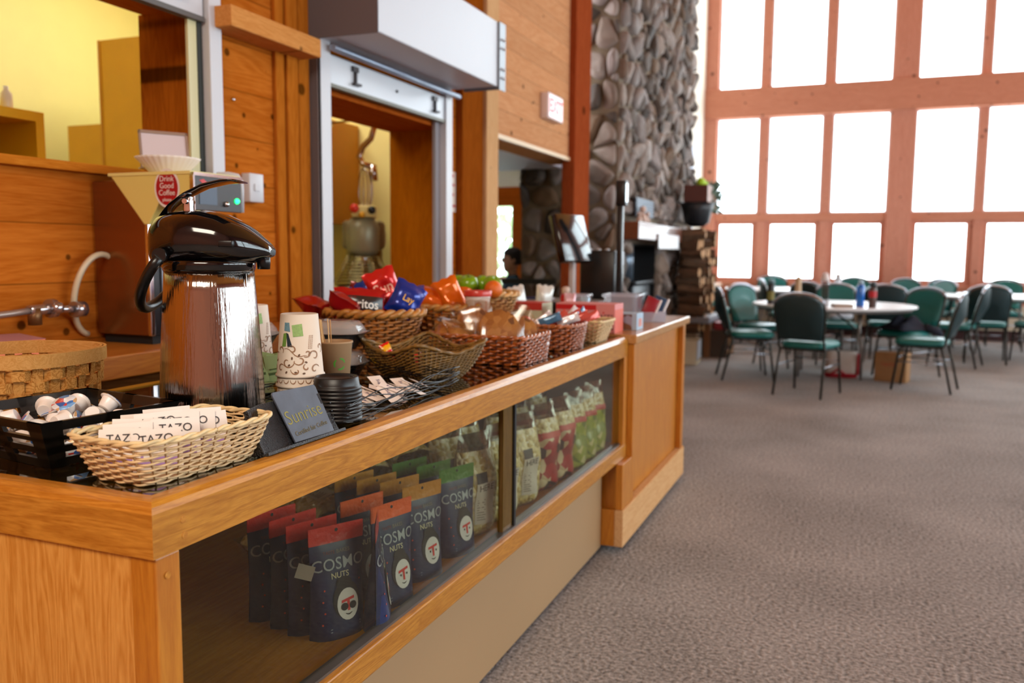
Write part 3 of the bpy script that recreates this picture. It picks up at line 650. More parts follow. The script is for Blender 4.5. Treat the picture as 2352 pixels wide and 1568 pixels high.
# --- cup stacks
CUPM = mat('paper_cup', (226, 212, 196), .6); INKB = mat('print_brown', (158, 116, 84), .6)
def on_cone(r0, r1, h, a0, eps=.0006):
    """map (x,y) label coordinates to a cone that is r0 at z=0 and r1 at z=h"""
    def f(x, y):
        z = y; r_ = r0+(r1-r0)*z/h+eps; a = a0+x/r_; return Vector((r_*cos(a), r_*sin(a), z))
    return f
def ribbon(m, pts, w_, f):
    P = [Vector((x, y, 0)) for x, y in pts]; L_, R_ = [], []
    for i, p in enumerate(P):
        d = (P[min(i+1, len(P)-1)]-P[max(i-1, 0)]).normalized(); nn = Vector((-d.y, d.x, 0)); q = w_*(.35+.65*sin(pi*min(1, max(0, (i+.5)/len(P))))) ; L_.append(f(*(p+nn*q).xy)); R_.append(f(*(p-nn*q).xy))
    m.add(L_+R_, [(i, i+1, len(P)+i+1, len(P)+i) for i in range(len(P)-1)], False)
def swirl(cx, cy, r, a0, turns, grow=1.0, n=22):
    return [(cx+r*(1-grow*k/n*.8)*cos(a0+turns*2*pi*k/n), cy+r*(1-grow*k/n*.8)*sin(a0+turns*2*pi*k/n)) for k in range(n+1)]
def cup_print(t, f, full=True):
    m = MB()
    for s_ in ((.018, .034, .011, 3.4, .75), (-.004, .030, .013, .2, -.85), (.004, .052, .009, 2.6, -.8), (.030, .046, .008, 4.0, .8), (-.020, .052, .008, 5.5, .7), (.012, .015, .010, 3.0, .6), (-.018, .018, .009, .5, .8), (.030, .020, .007, 2.0, .7), (-.032, .036, .012, 1.0, .8), (-.040, .016, .010, 4.0, -.8), (.044, .040, .012, 3.0, -.8), (.046, .016, .010, .4, .8), (-.052, .05, .011, 2.0, .8), (.058, .055, .010, 5.0, .8)): ribbon(m, [((x_-.006)*1.15, y_*1.08) for x_, y_ in swirl(*s_)], .0014, f)
    ribbon(m, [(-.02+.006*k, .058-.0022*k+.004*sin(k)) for k in range(9)], .0010, f)
    m.build('swirl_print', INKB, t)
    b_ = MB()
    for bx, by, ba in ((-.008, .026, .6), (.012, .046, 1.0), (.026, .032, -.4), (.034, .050, .3), (.006, .012, -.2), (-.014, .012, .9), (.022, .010, .2), (-.002, .040, 1.4)):
        ring = [f(bx+.0030*cos(a)*cos(ba)-.0019*sin(a)*sin(ba), by+.0030*cos(a)*sin(ba)+.0019*sin(a)*cos(ba)) for a in [2*pi*k/10 for k in range(10)]]
        b_.add(ring, [tuple(range(10))], False)
    b_.build('bean_print', mat('bean_brown', (104, 74, 54), .6), t)
    def quad(name, pts, m_): q = MB(); q.add([f(*p) for p in pts], [tuple(range(len(pts)))], False); q.build(name, m_, t)
    ln = MB()
    for j in range(3):
        for k in range(7): x_, y_ = .030+.0035*j+.0003*k, .058+.004*k; ln.add([f(x_, y_), f(x_+.0012, y_), f(x_+.0014, y_+.003), f(x_+.0002, y_+.003)], [(0, 1, 2, 3)], False)
    ln.build('small_print', INKB, t)
    def patch(name, pts, m_, e=0):
        q = MB(); q.grid(lambda u, v: f(*(Vector(pts[0]).lerp(Vector(pts[1]), u).lerp(Vector(pts[3]).lerp(Vector(pts[2]), u), v))), 6, 4); q.build(name, m_, t)
    patch('green_block', [(.0, .082), (.020, .084), (.017, .108), (-.003, .105)], mat('print_green', (150, 184, 112), .6, var=.15, vscale=200))
    patch('blue_block', [(-.020, .094), (-.006, .092), (-.008, .110), (-.019, .110)], mat('print_blue', (112, 150, 164), .6, var=.2, vscale=200))
    patch('leaf', [(-.026, .062), (-.016, .063), (-.013, .090), (-.022, .088)], mat('print_leaf', (118, 158, 66), .6))
    patch('stripe', [(-.012, .063), (-.001, .062), (-.010, .088), (-.015, .090)], mat('print_navy', (30, 42, 52), .6))
def cup_stack(name_label, x, y, k_, az, sc=1.0, group='stacked paper cups on the counter'):
    """mouth-down paper cups nested in a stack; every cup is a thing"""
    H_, R0, R1 = .126*sc, .047*sc, .037*sc; st_ = .0205*sc
    def one(i, first):
        c = thing('paper_cup', '', 'paper cup', (x, y, ZG+.004+i*st_), 0, group)
        m = MB(); m.lathe([(R0-.0015, .0), (R0+.0018, .001), (R0+.0022, .003), (R0+.0016, .0055), (R0-.0006, .006), (R1, H_-.001), (R1-.002, H_), (R1-.004, H_-.0035), (.0001, H_-.004)], n=40, cap=False)
        m.build('wall', CUPM, c)
        f = on_cone(R0, R1, H_, az)
        if first: cup_print(c, lambda x_, y_: f(x_*sc, y_*sc))
        else:
            q = MB()
            for a_ in range(-3, 4): ribbon(q, [(a_*.016+.006*cos(b_), .0065+.0055*sin(b_)) for b_ in [pi+pi*kk/8 for kk in range(9)]] if False else [(a_*.016+.006*cos(pi*kk/8), .018-.0075*sin(pi*kk/8)) for kk in range(9)], .0010, f)
            q.build('swirl_print', INKB, c)
        return c
    top = one(k_-1, True); top['label'] = name_label[0]
    low = one(k_-2, False); low['label'] = name_label[1]
    for i in range(k_-3, -1, -1):
        dup(low, (x, y, ZG+.004+i*st_), label=name_label[1+min(2, k_-2-i)])
cup_stack(('upside-down printed paper cup on top of the front stack beside the airpot', 'paper cup second from the top of the front stack', 'paper cup third from the top of the front stack', 'paper cup low in the front stack, behind black wire'), -1.087, 1.491, 5, rad(-72), 1.045)
cup_stack(('upside-down paper cup on top of the rear stack, half behind the airpot', 'paper cup second from the top of the rear stack behind the airpot', 'paper cup third from the top of the rear stack behind the airpot', 'paper cup low in the rear stack behind the airpot'), -1.372, 1.69, 5, rad(-42), 1.04)
# --- lids
lid_l = ['black cup lid on top of the lid stack beside the paper cups', 'black cup lid second from the top of the lid stack'] + ['black cup lid lower in the lid stack, behind black wire']*7
lidt = None
for i in range(9):
    z = ZG+.006+(8-i)*.0078
    if lidt is None:
        lidt = thing('cup_lid', lid_l[0], 'lid', (-.987, 1.476, z), rad(40), 'black cup lids stacked in the wire tray')
        m = MB(); m.lathe([(.0485, 0), (.0505, .003), (.0505, .007), (.0475, .009), (.0465, .0125), (.0445, .0265), (.042, .0285), (.0405, .0275), (.039, .0235), (.0001, .0230)], n=48, cap=False); m.build('shell', mat('lid_black', (16, 14, 15), .4), lidt)
        MB().tube([(.036*cos(a), .036*sin(a), .0245) for a in [rad(q) for q in range(-30, 31, 6)]], .0018, 5).build('sip_ridge', mat('lid_black', (16, 14, 15), .4), lidt)
    else: dup(lidt, (-.987+.001*(i % 3), 1.476+.001*(i % 2), z), rad(40+40*i), lid_l[i])
# --- kraft cup with wooden stirrers
t = thing('kraft_cup', 'brown kraft paper cup holding wooden stirrers behind the cup stack', 'paper cup', (-1.165, 1.735, ZG))
m = MB(); m.lathe([(.032, 0), (.0425, .132), (.0445, .133), (.0445, .137), (.0415, .137), (.0405, .125), (.031, .006)], n=36, cap=True); m.build('wall', mat('kraft', (176, 142, 104), .65), t)
f = on_cone(.032, .0425, .132, rad(-38)); m = MB()
for k in range(3): ribbon(m, [(.013*cos(rad(120*k+q)), .085+.013*sin(rad(120*k+q))) for q in range(10, 100, 12)], .0022, f)
m.build('green_mark', mat('print_bright_green', (72, 150, 40), .6), t)
STW = wood('stirrer_birch', (196, 152, 100), (222, 184, 136), 'Z', 8, .5); s0 = None
for i, (dx, dy, ax_, ay_) in enumerate(((-.020, -.012, -3, -7), (-.014, -.020, -5, -5), (-.026, -.004, 0, -9), (-.010, -.006, -2, -3), (.006, -.014, 2, 16), (.012, -.006, -3, 19), (.016, -.012, 3, 14))):
    lb = 'birch stirrer leaning left in the brown kraft cup' if i < 4 else 'birch stirrer leaning right in the brown kraft cup'
    if s0 is None: s0 = MB().rbox(-.0032, .0032, -.0008, .0008, 0, .178, .0007).build('stirrer', STW); s0['category'] = 'stirrer'; s0['group'] = 'wooden stirrers in the kraft cup'; e = s0
    else: e = s0.copy(); COL.objects.link(e)
    e['label'] = lb; e.location = (-1.165+dx*.55, 1.735+dy*.6, ZG+.010+.001*i); e.rotation_euler = (rad(ax_), rad(ay_), rad(20+30*i))
# --- sweetener packets behind the front stack
t0 = None; rg = random.Random(5)
for i in range(10):
    if t0 is None:
        t0 = thing('sweetener_packet', '', 'sugar packet', group='green sweetener packets behind the cups')
        m = MB(); m.grid(lambda u, v: ((u-.5)*.036, -.0012*(1-(2*u-1)**4)*(1-(2*v-1)**4), v*.062), 6, 6); m.grid(lambda u, v: ((.5-u)*.036, .0012*(1-(2*u-1)**4)*(1-(2*v-1)**4), v*.062), 6, 6); m.build('sleeve', mat('packet_green', (176, 196, 130), .55), t0)
        MB().box(-.012, .012, -.0022, -.0012, .016, .022).box(-.009, .009, -.0022, -.0012, .028, .031).build('print_band', mat('packet_ink', (90, 110, 60), .6), t0); e = t0
    else: e = dup(t0)
    e['label'] = 'pale green sweetener packet standing between the airpot and the cup stack' if i < 5 else 'pale green sweetener packet at the back of the holder by the cups'
    e.location = (-1.300+.013*(i % 5)+rg.uniform(-.004, .004), 1.575+.014*(i//5)+.010*(i % 5), ZG+.052+rg.uniform(-.004, .006)); e.rotation_euler = (rad(rg.uniform(-14, 8)), rad(rg.uniform(-12, 12)), rad(rg.uniform(10, 50)))
t = thing('packet_holder', 'small clear packet holder with green sweeteners between airpot and cups', 'holder', (-1.272, 1.602, ZG), rad(35))
MB().rbox(-.04, .04, -.03, .03, .002, .05, .006).build('bin', glass('clear_green_plastic', (226, 236, 206), .05, 1, .85), t)
# --- black wire tray
t = thing('wire_tray', 'black bent wire tray holding lids, cups and sugar packets', 'wire basket', (-1.075, 1.70, ZG+.002))
BWI = mat('black_wire', (14, 14, 15), .28, .3); rg = random.Random(21)
C4 = [(-.16, -.285), (.13, -.285), (.10, .28), (-.16, .28)]
for side in range(4):
    a, b = Vector((*C4[side], 0)), Vector((*C4[(side+1) % 4], 0)); nn = Vector(((b-a).y, -(b-a).x, 0)).normalized(); m = MB()
    for k in range(8):
        ph, am = rg.uniform(0, 6), rg.uniform(.004, .009); ext = rg.uniform(.004, .016); pts = []
        for j in range(23):
            q = -ext+(1+2*ext)*j/22; p = a.lerp(b, q); fl = .006+.014*(k/8)
            pts.append(p+nn*(fl*.6+.003*sin(ph*2+q*7)+.012*abs(2*q-1)**6)+Vector((0, 0, .007+k*.0056+am*sin(q*11+ph)+.006*abs(2*q-1)**8)))
        m.tube(pts, .0013, 5)
    m.build('wire_side', BWI, t)
m = MB()
for k in range(11): y = -.28+k*.055; m.tube([(-.16, y, .002), (.11, y, .002)], .0013, 5)
m.build('wire_floor', BWI, t)
# --- sugar packets in the wire tray
t0 = None; rg = random.Random(9)
for i in range(16):
    if t0 is None:
        t0 = thing('sugar_packet', '', 'sugar packet', group='white sugar packets in the wire tray')
        m = MB(); m.grid(lambda u, v: ((u-.5)*.062, (v-.5)*.04, .0018*(1-(2*u-1)**4)*(1-(2*v-1)**4)), 6, 6); m.grid(lambda u, v: ((.5-u)*.062, (v-.5)*.04, -.0018*(1-(2*u-1)**4)*(1-(2*v-1)**4)), 6, 6); m.build('sleeve', mat('sugar_paper', (244, 230, 220), .6), t0)
        text('lettering', 'Sugar', .014, mat('ink_violet', (62, 48, 110), .6), t0, TR(0, 0, .0022), depth=.0001); e = t0
    else: e = dup(t0)
    e['label'] = 'white sugar packet on the front edge of the wire tray' if i % 2 else 'white sugar packet deeper in the wire tray'
    e.location = (-1.03+rg.uniform(-.05, .03)+(.03 if i % 2 else 0), 1.66+i*.014, ZG+.012+.0042*(i % 6)); e.rotation_euler = (rad(rg.uniform(-8, 8)), rad(rg.uniform(14, 34)), rad(rg.uniform(-30, 40)))
# --- chalk sign on its stand
t = thing('slate_sign', 'small slate sign chalked Sunrise standing in a black holder on the counter', 'sign', (-.925, 1.17, ZG))
lean = rad(-27)   # plane leans back towards -X
Ms = R3(y=lean) @ R3(z=pi/2) @ R3(x=pi/2)    # local x -> +Y, y -> up the plane, z -> +X
def plate(poly, z0, z1, name, m_, bev=.0008):
    q = MB(); q.prism(poly, z0, z1, 'Z'); o = q.build(name, m_, t, bev); o.data.transform(Ms); return o
HM = mat('sign_stand_black', (14, 14, 16), .28, bump=.6, bscale=420, coat=.3)
plate([(-.005, 0), (.232, 0), (.224, .048), (.19, .062), (.14, .086), (.09, .094), (.04, .094), (.0, .088)], -.010, -.004, 'back_plate', HM)
plate([(-.005, 0), (.232, 0), (.232, .006), (-.005, .006)], -.006, .010, 'foot_ledge', HM)
q = MB(); q.prism([(0, 0), (-.075, 0), (-.036, .078)], -.004, .002, 'Y'); q.build('strut', HM, t)
q = MB(); q.prism([(0, 0), (-.075, 0), (-.036, .078)], .20, .206, 'Y'); q.build('strut', HM, t)
card = plate([(.084, .008), (.205, .006), (.206, .100), (.203, .105), (.079, .108), (.075, .104)], -.001, .0025, 'slate_card', mat('slate', (70, 76, 90), .42, var=.25, vscale=24))
CH = mat('chalk_yellow', (150, 140, 66), .8); CHd = mat('chalk_dim', (104, 92, 56), .8)
text('chalk_lettering', 'Sunrise', .038, CH, t, Ms @ TR(.139, .055, .0029) @ R3(z=rad(2)), depth=.0001, bold=-.012)
text('chalk_lettering', 'Certified fair Coffee', .0125, CHd, t, Ms @ TR(.143, .025, .0029) @ R3(z=rad(3)), depth=.0001)
# ================================================================ FURTHER ALONG THE COUNTER
# takeaway boxes: black base, domed clear lid
CLR = mat('clear_dome', (214, 208, 204), .12, alpha=.42, coat=.6)
def takeaway(label, x, y, z, rz, par=None):
    t = thing('takeaway_box', label, 'food container', (x, y, z), rz, 'black takeaway boxes beside the cups')
    m = MB()
    R = [[(px, py, z_) for px, py in loop(a, b, 5, 40)] for a, b, z_ in ((.075, .055, 0), (.098, .075, .040), (.102, .079, .042), (.110, .087, .043), (.110, .087, .045))]
    m.loft(R, True, False); m.build('base', mat('container_black', (14, 13, 14), .25), t)
    m = MB(); R = [[(px, py, z_) for px, py in loop(a, b, 4, 40)] for a, b, z_ in ((.109, .086, .0455), (.100, .078, .047), (.096, .074, .058), (.084, .062, .074), (.05, .035, .078))]
    m.loft(R, False, True); m.build('lid', CLR, t); return t
tk = takeaway('black takeaway box with clear domed lid, upper one at the back beside the oval basket', -1.355, 1.985, ZG+.085, rad(15))
dup(tk, (-1.35, 1.98, ZG+.003), rad(12), 'black takeaway box with clear lid under the upper one beside the twig basket')
dup(tk, (-1.535, 1.83, ZG+.085), rad(20), 'black takeaway box with clear lid behind the airpot, upper of the rear pair')
dup(tk, (-1.535, 1.83, ZG+.003), rad(20), 'black takeaway box with clear lid behind the airpot, lower of the rear pair')
# baskets
t = thing('oval_basket', 'large brown oval wicker basket heaped with red and blue crisp packets', 'basket', (-1.515, 2.47, ZG), rad(-35))
wicker(t, .13, .10, .205, .155, .155, 2.4, 15, .0042, 40, .0045, (WB, WBs, WBr), .013, curve=.7)
t = thing('oval_basket', 'brown wicker basket of orange snack bags behind the large crisp basket', 'basket', (-1.435, 2.83, ZG), rad(-20))
wicker(t, .10, .10, .165, .15, .155, 2.6, 13, .0042, 34, .0045, (WB, WBs, WBr), .012, curve=.8)
t = thing('fruit_basket', 'tan wicker basket holding green apples behind the orange snack bags', 'basket', (-1.50, 3.32, ZG), rad(-20))
wicker(t, .09, .09, .17, .14, .178, 2.4, 14, .0042, 34, .0045, (mat('wicker_tan', (196, 144, 84), .45, var=.2, vscale=30), WBs, mat('wicker_tan_rim', (210, 160, 100), .4, var=.25, vscale=40)), .012, curve=.9)
t = thing('twig_basket', 'dark olive twig basket with flared pointed corners and a few sweets', 'basket', (-1.125, 2.115, ZG), rad(24+45))
wicker(t, .075, .075, .135, .135, .078, 9, 24, .0026, 56, .0022, (WD, WDs, WD), .0055, zf=lambda x, y, h: .034*(h**1.5)*(min(1, abs(x*y)/.0168)**1.4), curve=.8, twist=False)
m = MB()
t = thing('cookie_basket', 'chestnut square wicker basket of wrapped cookies', 'basket', (-1.115, 2.565, ZG), 0)
wicker(t, .155, .125, .165, .135, .088, 12, 9, .0048, 44, .0046, (WR, WRs, WRr), .0062)
t = thing('round_basket', 'small chestnut round-sided basket with wrapped bars beyond the cookies', 'basket', (-1.055, 3.0, ZG), 0)
wicker(t, .10, .115, .115, .135, .090, 3, 9, .0046, 38, .0046, (WR, WRs, WRr), .0062)
t = thing('cream_basket', 'small cream willow basket beyond the chestnut baskets', 'basket', (-1.0, 3.29, ZG), 0)
wicker(t, .055, .075, .085, .105, .085, 8, 11, .003, 34, .003, (WL, WLs, WLr), .005)
# crisp packets
def pillow(w_, h_, d_, seed, nu=12, nv=14, crimp=.10):
    rg = random.Random(seed); ph = [rg.uniform(0, 6) for _ in range(6)]
    def th(u, v):
        a = max(0, 1-abs(2*u-1)**3); v2 = min(1, max(0, (v-crimp*.6)/(1-crimp*1.2))); b = max(0, 1-abs(2*v2-1)**3.5)
        return d_/2*a**.6*b**.6*(1+.12*sin(9*u+ph[0]+5*v)+.10*sin(13*v+ph[1]))
    def bend(u, v): return .06*d_*sin(5*v+ph[2])+.05*d_*sin(6*u+ph[3])
    def P(u, v, s_):
        sx = 1-.08*sin(pi*v)
        return ((u-.5)*w_*sx, s_*th(u, v)+bend(u, v), v*h_-(.02*h_*cos(6*pi*u)*(1 if v > .97 else 0)))
    m = MB(); m.grid(lambda u, v: P(u, v, -1), nu, nv); m.grid(lambda u, v: P(1-u, v, 1), nu, nv)
    return m, P
def crisp(label, loc_, rot, cols, w_=.15, h_=.20, d_=.06, seed=1, word=None, wc=(240, 236, 226), ws=.035, group='crisp packets in the large basket', cat='crisp packet', name='crisp_packet', rough=.22, band=None, wz=.5):
    t = thing(name, label, cat, loc_, rot=rot, group=group)
    m, P = pillow(w_, h_, d_, seed); key = 'foil_%d_%d_%d' % cols
    m.build('wrapper', mat(key, cols, rough, metal=.25, coat=.4), t)
    if word: text('lettering', word, ws, mat('letter_%d_%d_%d' % wc, wc, .5), t, fn=lambda x, y: Vector(P(.5+x/w_, wz+y/h_, -1))+Vector((0, -.0018, 0)), sub=.012, bold=.01)
    if band:
        q = MB(); q.grid(lambda u, v: tuple(Vector(P(.04+.92*u, band[1]+(band[2]-band[1])*v, -1))+Vector((0, -.0012, 0))), 12, 4); q.build('colour_band', mat('band_%d_%d_%d' % band[0], band[0], .3, coat=.3), t)
    return t
G1 = (-1.515, 2.47)
crisp('dark red crisp packet lying at the left end of the large basket', (G1[0]-.13, G1[1]-.05, ZG+.15), (rad(72), rad(10), rad(-10)), (170, 22, 22), seed=2, w_=.12, h_=.13)
crisp('crumpled dark red crisp packet left of centre in the large basket', (G1[0]-.05, G1[1]-.08, ZG+.15), (rad(66), rad(35), rad(20)), (160, 18, 24), seed=3, w_=.12, h_=.14)
crisp('bright red crisp packet with white lettering at the front rim of the large basket', (G1[0]+.035, G1[1]-.125, ZG+.137), (rad(-14), rad(4), rad(36)), (178, 20, 26), seed=4, word='Doritos', ws=.040, w_=.17, h_=.10, d_=.05, band=((44, 36, 34), .12, .70), wz=.42)
crisp('red crisp packet standing highest out of the large basket', (G1[0]+.075, G1[1]+.015, ZG+.165), (rad(-6), rad(-22), rad(30)), (206, 34, 34), seed=5, word='Sun', ws=.05, w_=.11, h_=.135, wc=(250, 190, 170))
crisp('deep blue crisp packet with tilted corner at the right of the large basket', (G1[0]+.135, G1[1]-.045, ZG+.145), (rad(-8), rad(28), rad(40)), (16, 50, 148), seed=6, w_=.11, h_=.115, d_=.05, word='Lay', ws=.03, wc=(244, 190, 80))
crisp('small blue crisp packet behind the red packets in the large basket', (G1[0]-.01, G1[1]+.05, ZG+.14), (rad(10), rad(-30), rad(20)), (24, 60, 160), seed=7, w_=.10, h_=.12)
crisp('maroon crisp packet at the back left of the large basket', (G1[0]-.07, G1[1]+.05, ZG+.135), (rad(14), rad(25), rad(30)), (120, 12, 18), seed=8, h_=.10)
G2 = (-1.435, 2.83)
g2 = 'snack bags in the second basket'
crisp('violet-blue snack bag at the left of the second basket', (G2[0]-.07, G2[1]-.07, ZG+.13), (rad(-10), rad(-15), rad(24)), (82, 84, 178), seed=9, w_=.12, h_=.09, group=g2)
crisp('orange snack bag lying in the middle of the second basket', (G2[0]+.0, G2[1]-.075, ZG+.135), (rad(-35), rad(20), rad(24)), (226, 104, 24), seed=10, w_=.13, h_=.10, group=g2)
crisp('glossy orange snack bag standing up at the right of the second basket', (G2[0]+.085, G2[1]-.03, ZG+.13), (rad(-6), rad(-24), rad(28)), (232, 110, 22), seed=11, w_=.10, h_=.135, group=g2)
crisp('orange snack bag at the back of the second basket', (G2[0]+.02, G2[1]+.04, ZG+.135), (rad(12), rad(12), rad(24)), (216, 96, 26), seed=12, w_=.13, h_=.10, group=g2)
# sweets in the twig basket
def sweet(label, loc_, rot, c, c2):
    t = thing('wrapped_sweet', label, 'sweet', loc_, rot=rot, group='wrapped sweets in the twig basket')
    m, P = pillow(.034, .055, .016, 3, 8, 8); m.build('wrapper', mat('sweet_%d_%d_%d' % c, c, .2, coat=.4), t)
    q = MB(); q.grid(lambda u, v: tuple(Vector(P(.05+.9*u, .6+.35*v, -1))+Vector((0, -.001, 0))), 6, 3); q.build('wrapper_end', mat('sweet_%d_%d_%d' % c2, c2, .25), t); return t
sweet('red and yellow wrapped sweet standing at the left rim of the twig basket', (-1.205, 2.075, ZG+.045), (rad(-12), rad(-20), rad(60)), (214, 26, 22), (240, 170, 20))
sweet('glossy red wrapped sweet right of the yellow-ended one in the twig basket', (-1.155, 2.12, ZG+.047), (rad(-60), rad(70), rad(40)), (200, 18, 34), (160, 12, 26))
sweet('gold wrapped sweet at the left tip of the twig basket', (-1.235, 2.035, ZG+.045), (rad(-30), rad(40), rad(20)), (190, 140, 30), (150, 104, 20))
# cookies in film
CK = blotch('cookie_brown', [(190, 128, 62), (180, 116, 52), (168, 104, 46), (200, 138, 72), (120, 74, 38)], 45, .75, bump=.12)
FILM = glass('cling_film', (255, 252, 248), .14, 3.2, .94)
def cookie(label, loc_, rot, r_=.055):
    t = thing('wrapped_cookie', label, 'cookie', loc_, rot=rot, group='wrapped cookies in the chestnut basket')
    m = MB(); rg = random.Random(int(loc_[0]*1e4) % 997)
    R = [[(q*(1+.03*sin(5*a+1)+.02*sin(9*a))*cos(a), z, q*(1+.03*sin(5*a+1)+.02*sin(9*a))*sin(a)) for a in [2*pi*k/28 for k in range(28)]] for q, z in ((.001, .010), (r_*.6, .0095), (r_*.9, .006), (r_, 0), (r_*.95, -.006), (.001, -.008))]
    m.loft(R); m.build('cookie', CK, t)
    m, P = pillow(r_*2.5, r_*2.7, .03, rg.randint(1, 99), 10, 10); o = m.build('film', FILM, t); o.data.transform(TR(0, 0, -r_*1.35)); return t
CB = (-1.115, 2.565)
cookie('large brown wrapped cookie leaning at the right of the chestnut basket', (CB[0]+.045, CB[1]-.03, ZG+.102), (rad(-22), rad(5), rad(30)), .07)
cookie('brown wrapped cookie behind and above the front one, below the ice cream tub', (CB[0]-.075, CB[1]+.03, ZG+.115), (rad(-12), rad(-10), rad(24)), .058)
cookie('brown wrapped cookie at the middle of the chestnut basket', (CB[0]-.02, CB[1]+.06, ZG+.105), (rad(-18), rad(15), rad(26)), .055)
cookie('pale wrapped cookie at the left of the chestnut basket behind the twig basket', (CB[0]-.125, CB[1]-.06, ZG+.085), (rad(-50), rad(10), rad(10)), .05)
cookie('brown wrapped cookie with shining film at the far right corner of the basket', (CB[0]+.09, CB[1]+.055, ZG+.09), (rad(-25), rad(-20), rad(50)), .055)
cookie('wrapped pastry with bright film highlights at the front left of the basket', (CB[0]-.07, CB[1]-.075, ZG+.08), (rad(-60), rad(20), rad(50)), .05)
# ice cream pints
TUBW = mat('tub_white', (232, 222, 214), .5); TUBR = mat('tub_red', (206, 58, 46), .4, coat=.3)
def pint(label, loc_, rz):
    t = thing('ice_cream_tub', label, 'ice cream tub', loc_, rz, 'ice cream tubs with red lids')
    MB().lathe([(.037, 0), (.046, .088), (.046, .09)], n=36).build('tub', TUBW, t)
    MB().lathe([(.0495, .086), (.050, .088), (.0505, .104), (.049, .106), (.046, .1035), (.0001, .103)], n=36, cap=False).build('lid', TUBR, t)
    f = on_cone(.037, .046, .088, 0)
    m = MB(); m.add([f(.013*cos(a), .052+.013*sin(a)) for a in [pi*k/12 for k in range(13)]], [tuple(range(13))], False); m.build('arch_logo', mat('logo_red', (206, 74, 44), .5), t)
    m = MB(); m.add([f(.008*cos(a), .052+.008*sin(a))*1.004 for a in [pi*k/12 for k in range(13)]], [tuple(range(13))], False); m.build('sun', mat('logo_yellow', (244, 190, 60), .5), t)
    text('lettering', 'FAMOUS', .007, mat('ink_grey', (58, 52, 54), .6), t, fn=lambda x, y: f(x, y+.046), sub=.006)
    text('lettering', 'ORANGE', .008, TUBR, t, fn=lambda x, y: f(x, y+.022), sub=.006)
    m = MB()
    for k in range(6): m.add([f(.028, .012+.010*k), f(.032, .012+.010*k), f(.032, .019+.010*k), f(.028, .019+.010*k)], [(0, 1, 2, 3)], False)
    m.add([f(-.05+.012*k, .002) for k in range(9)]+[f(.046-.012*k, .012) for k in range(9)], [tuple(range(18))], False); m.build('print', TUBR, t); return t
PT = (-1.262, 2.785)
p0 = pint('red-lidded white ice cream tub on top of the stack above the cookies', (PT[0], PT[1], ZG+.110), rad(-62))
dup(p0, (PT[0]-.01, PT[1]+.0, ZG+.003), rad(-80), 'red-lidded ice cream tub under the top one, hidden by cookies')
dup(p0, (PT[0]+.105, PT[1]-.0, ZG+.025), rad(-60), 'red-lidded ice cream tub lying low right of the top one, nearest the film-wrapped cookies')
dup(p0, (PT[0]+.10, PT[1]+.13, ZG+.01), rad(-40), 'red-lidded ice cream tub right of the pair, behind the chestnut basket')
t = thing('tub_riser', 'low grey riser under the right-hand ice cream tub', 'riser', (PT[0]+.105, PT[1], ZG)); MB().rbox(-.04, .04, -.03, .03, .0, .023, .01).build('riser', mat('riser_grey', (150, 146, 140), .4), t)
# apples
ap = None
for i, (dx, dy, dz) in enumerate(((-.075, -.02, .150), (-.005, -.055, .150), (.075, -.02, .150), (.0, .03, .152), (-.05, .06, .145))):
    lb = ['green apple at the left of the fruit basket', 'green apple at the front middle of the fruit basket', 'green apple at the right of the fruit basket', 'green apple behind the middle one in the fruit basket', 'green apple at the back left of the fruit basket'][i]
    if ap is None:
        ap = thing('green_apple', lb, 'apple', group='green apples in the fruit basket')
        MB().lathe([(.004, .006), (.016, 0), (.032, .008), (.041, .030), (.042, .042), (.036, .060), (.022, .070), (.010, .068), (.002, .062)], n=28, cap=False).build('flesh', mat('apple_green', (128, 172, 24), .25, coat=.4, var=.12, vscale=20), ap)
        MB().tube([(0, 0, .062), (.002, .001, .075), (.006, .002, .082)], .0013, 5).build('stem', mat('stem_brown', (80, 56, 30), .7), ap); e = ap
    else: e = dup(ap, label=lb)
    e.location = (-1.50+dx, 3.28+dy, ZG+dz+.035); e.rotation_euler = (rad(12*i), rad(-9*i), i)
t = thing('orange_fruit', 'orange between the apples and the ice cream tub', 'orange', (-1.38, 3.20, ZG+.165)); MB().ball((0, 0, .036), .037, 20, 12).build('peel', mat('orange_peel', (230, 110, 26), .4, bump=.3, bscale=200), t)
# wrapped bars in the round basket and cream basket
b0 = None; rg = random.Random(4)
for i in range(12):
    c2 = [(226, 222, 226), (86, 128, 160), (206, 84, 70)][i % 3]
    lb = ['white', 'blue', 'red'][i % 3]+' wrapped snack bar '+['in the chestnut round-sided basket', 'leaning over the rim of the round-sided basket', 'slanting between the round-sided and cream baskets'][min(2, i//4)]
    t = crisp(lb, (-1.10+.022*(i % 6)+rg.uniform(-.01, .01), 2.93+.052*(i//2)*.9, ZG+.080+rg.uniform(0, .014)), (rad(rg.uniform(-30, 0)), rad(rg.uniform(50, 75)), rad(rg.uniform(0, 60))), c2, .034, .085, .012, 20+i, group='wrapped snack bars in the small baskets', cat='snack bar', name='snack_bar', rough=.25)
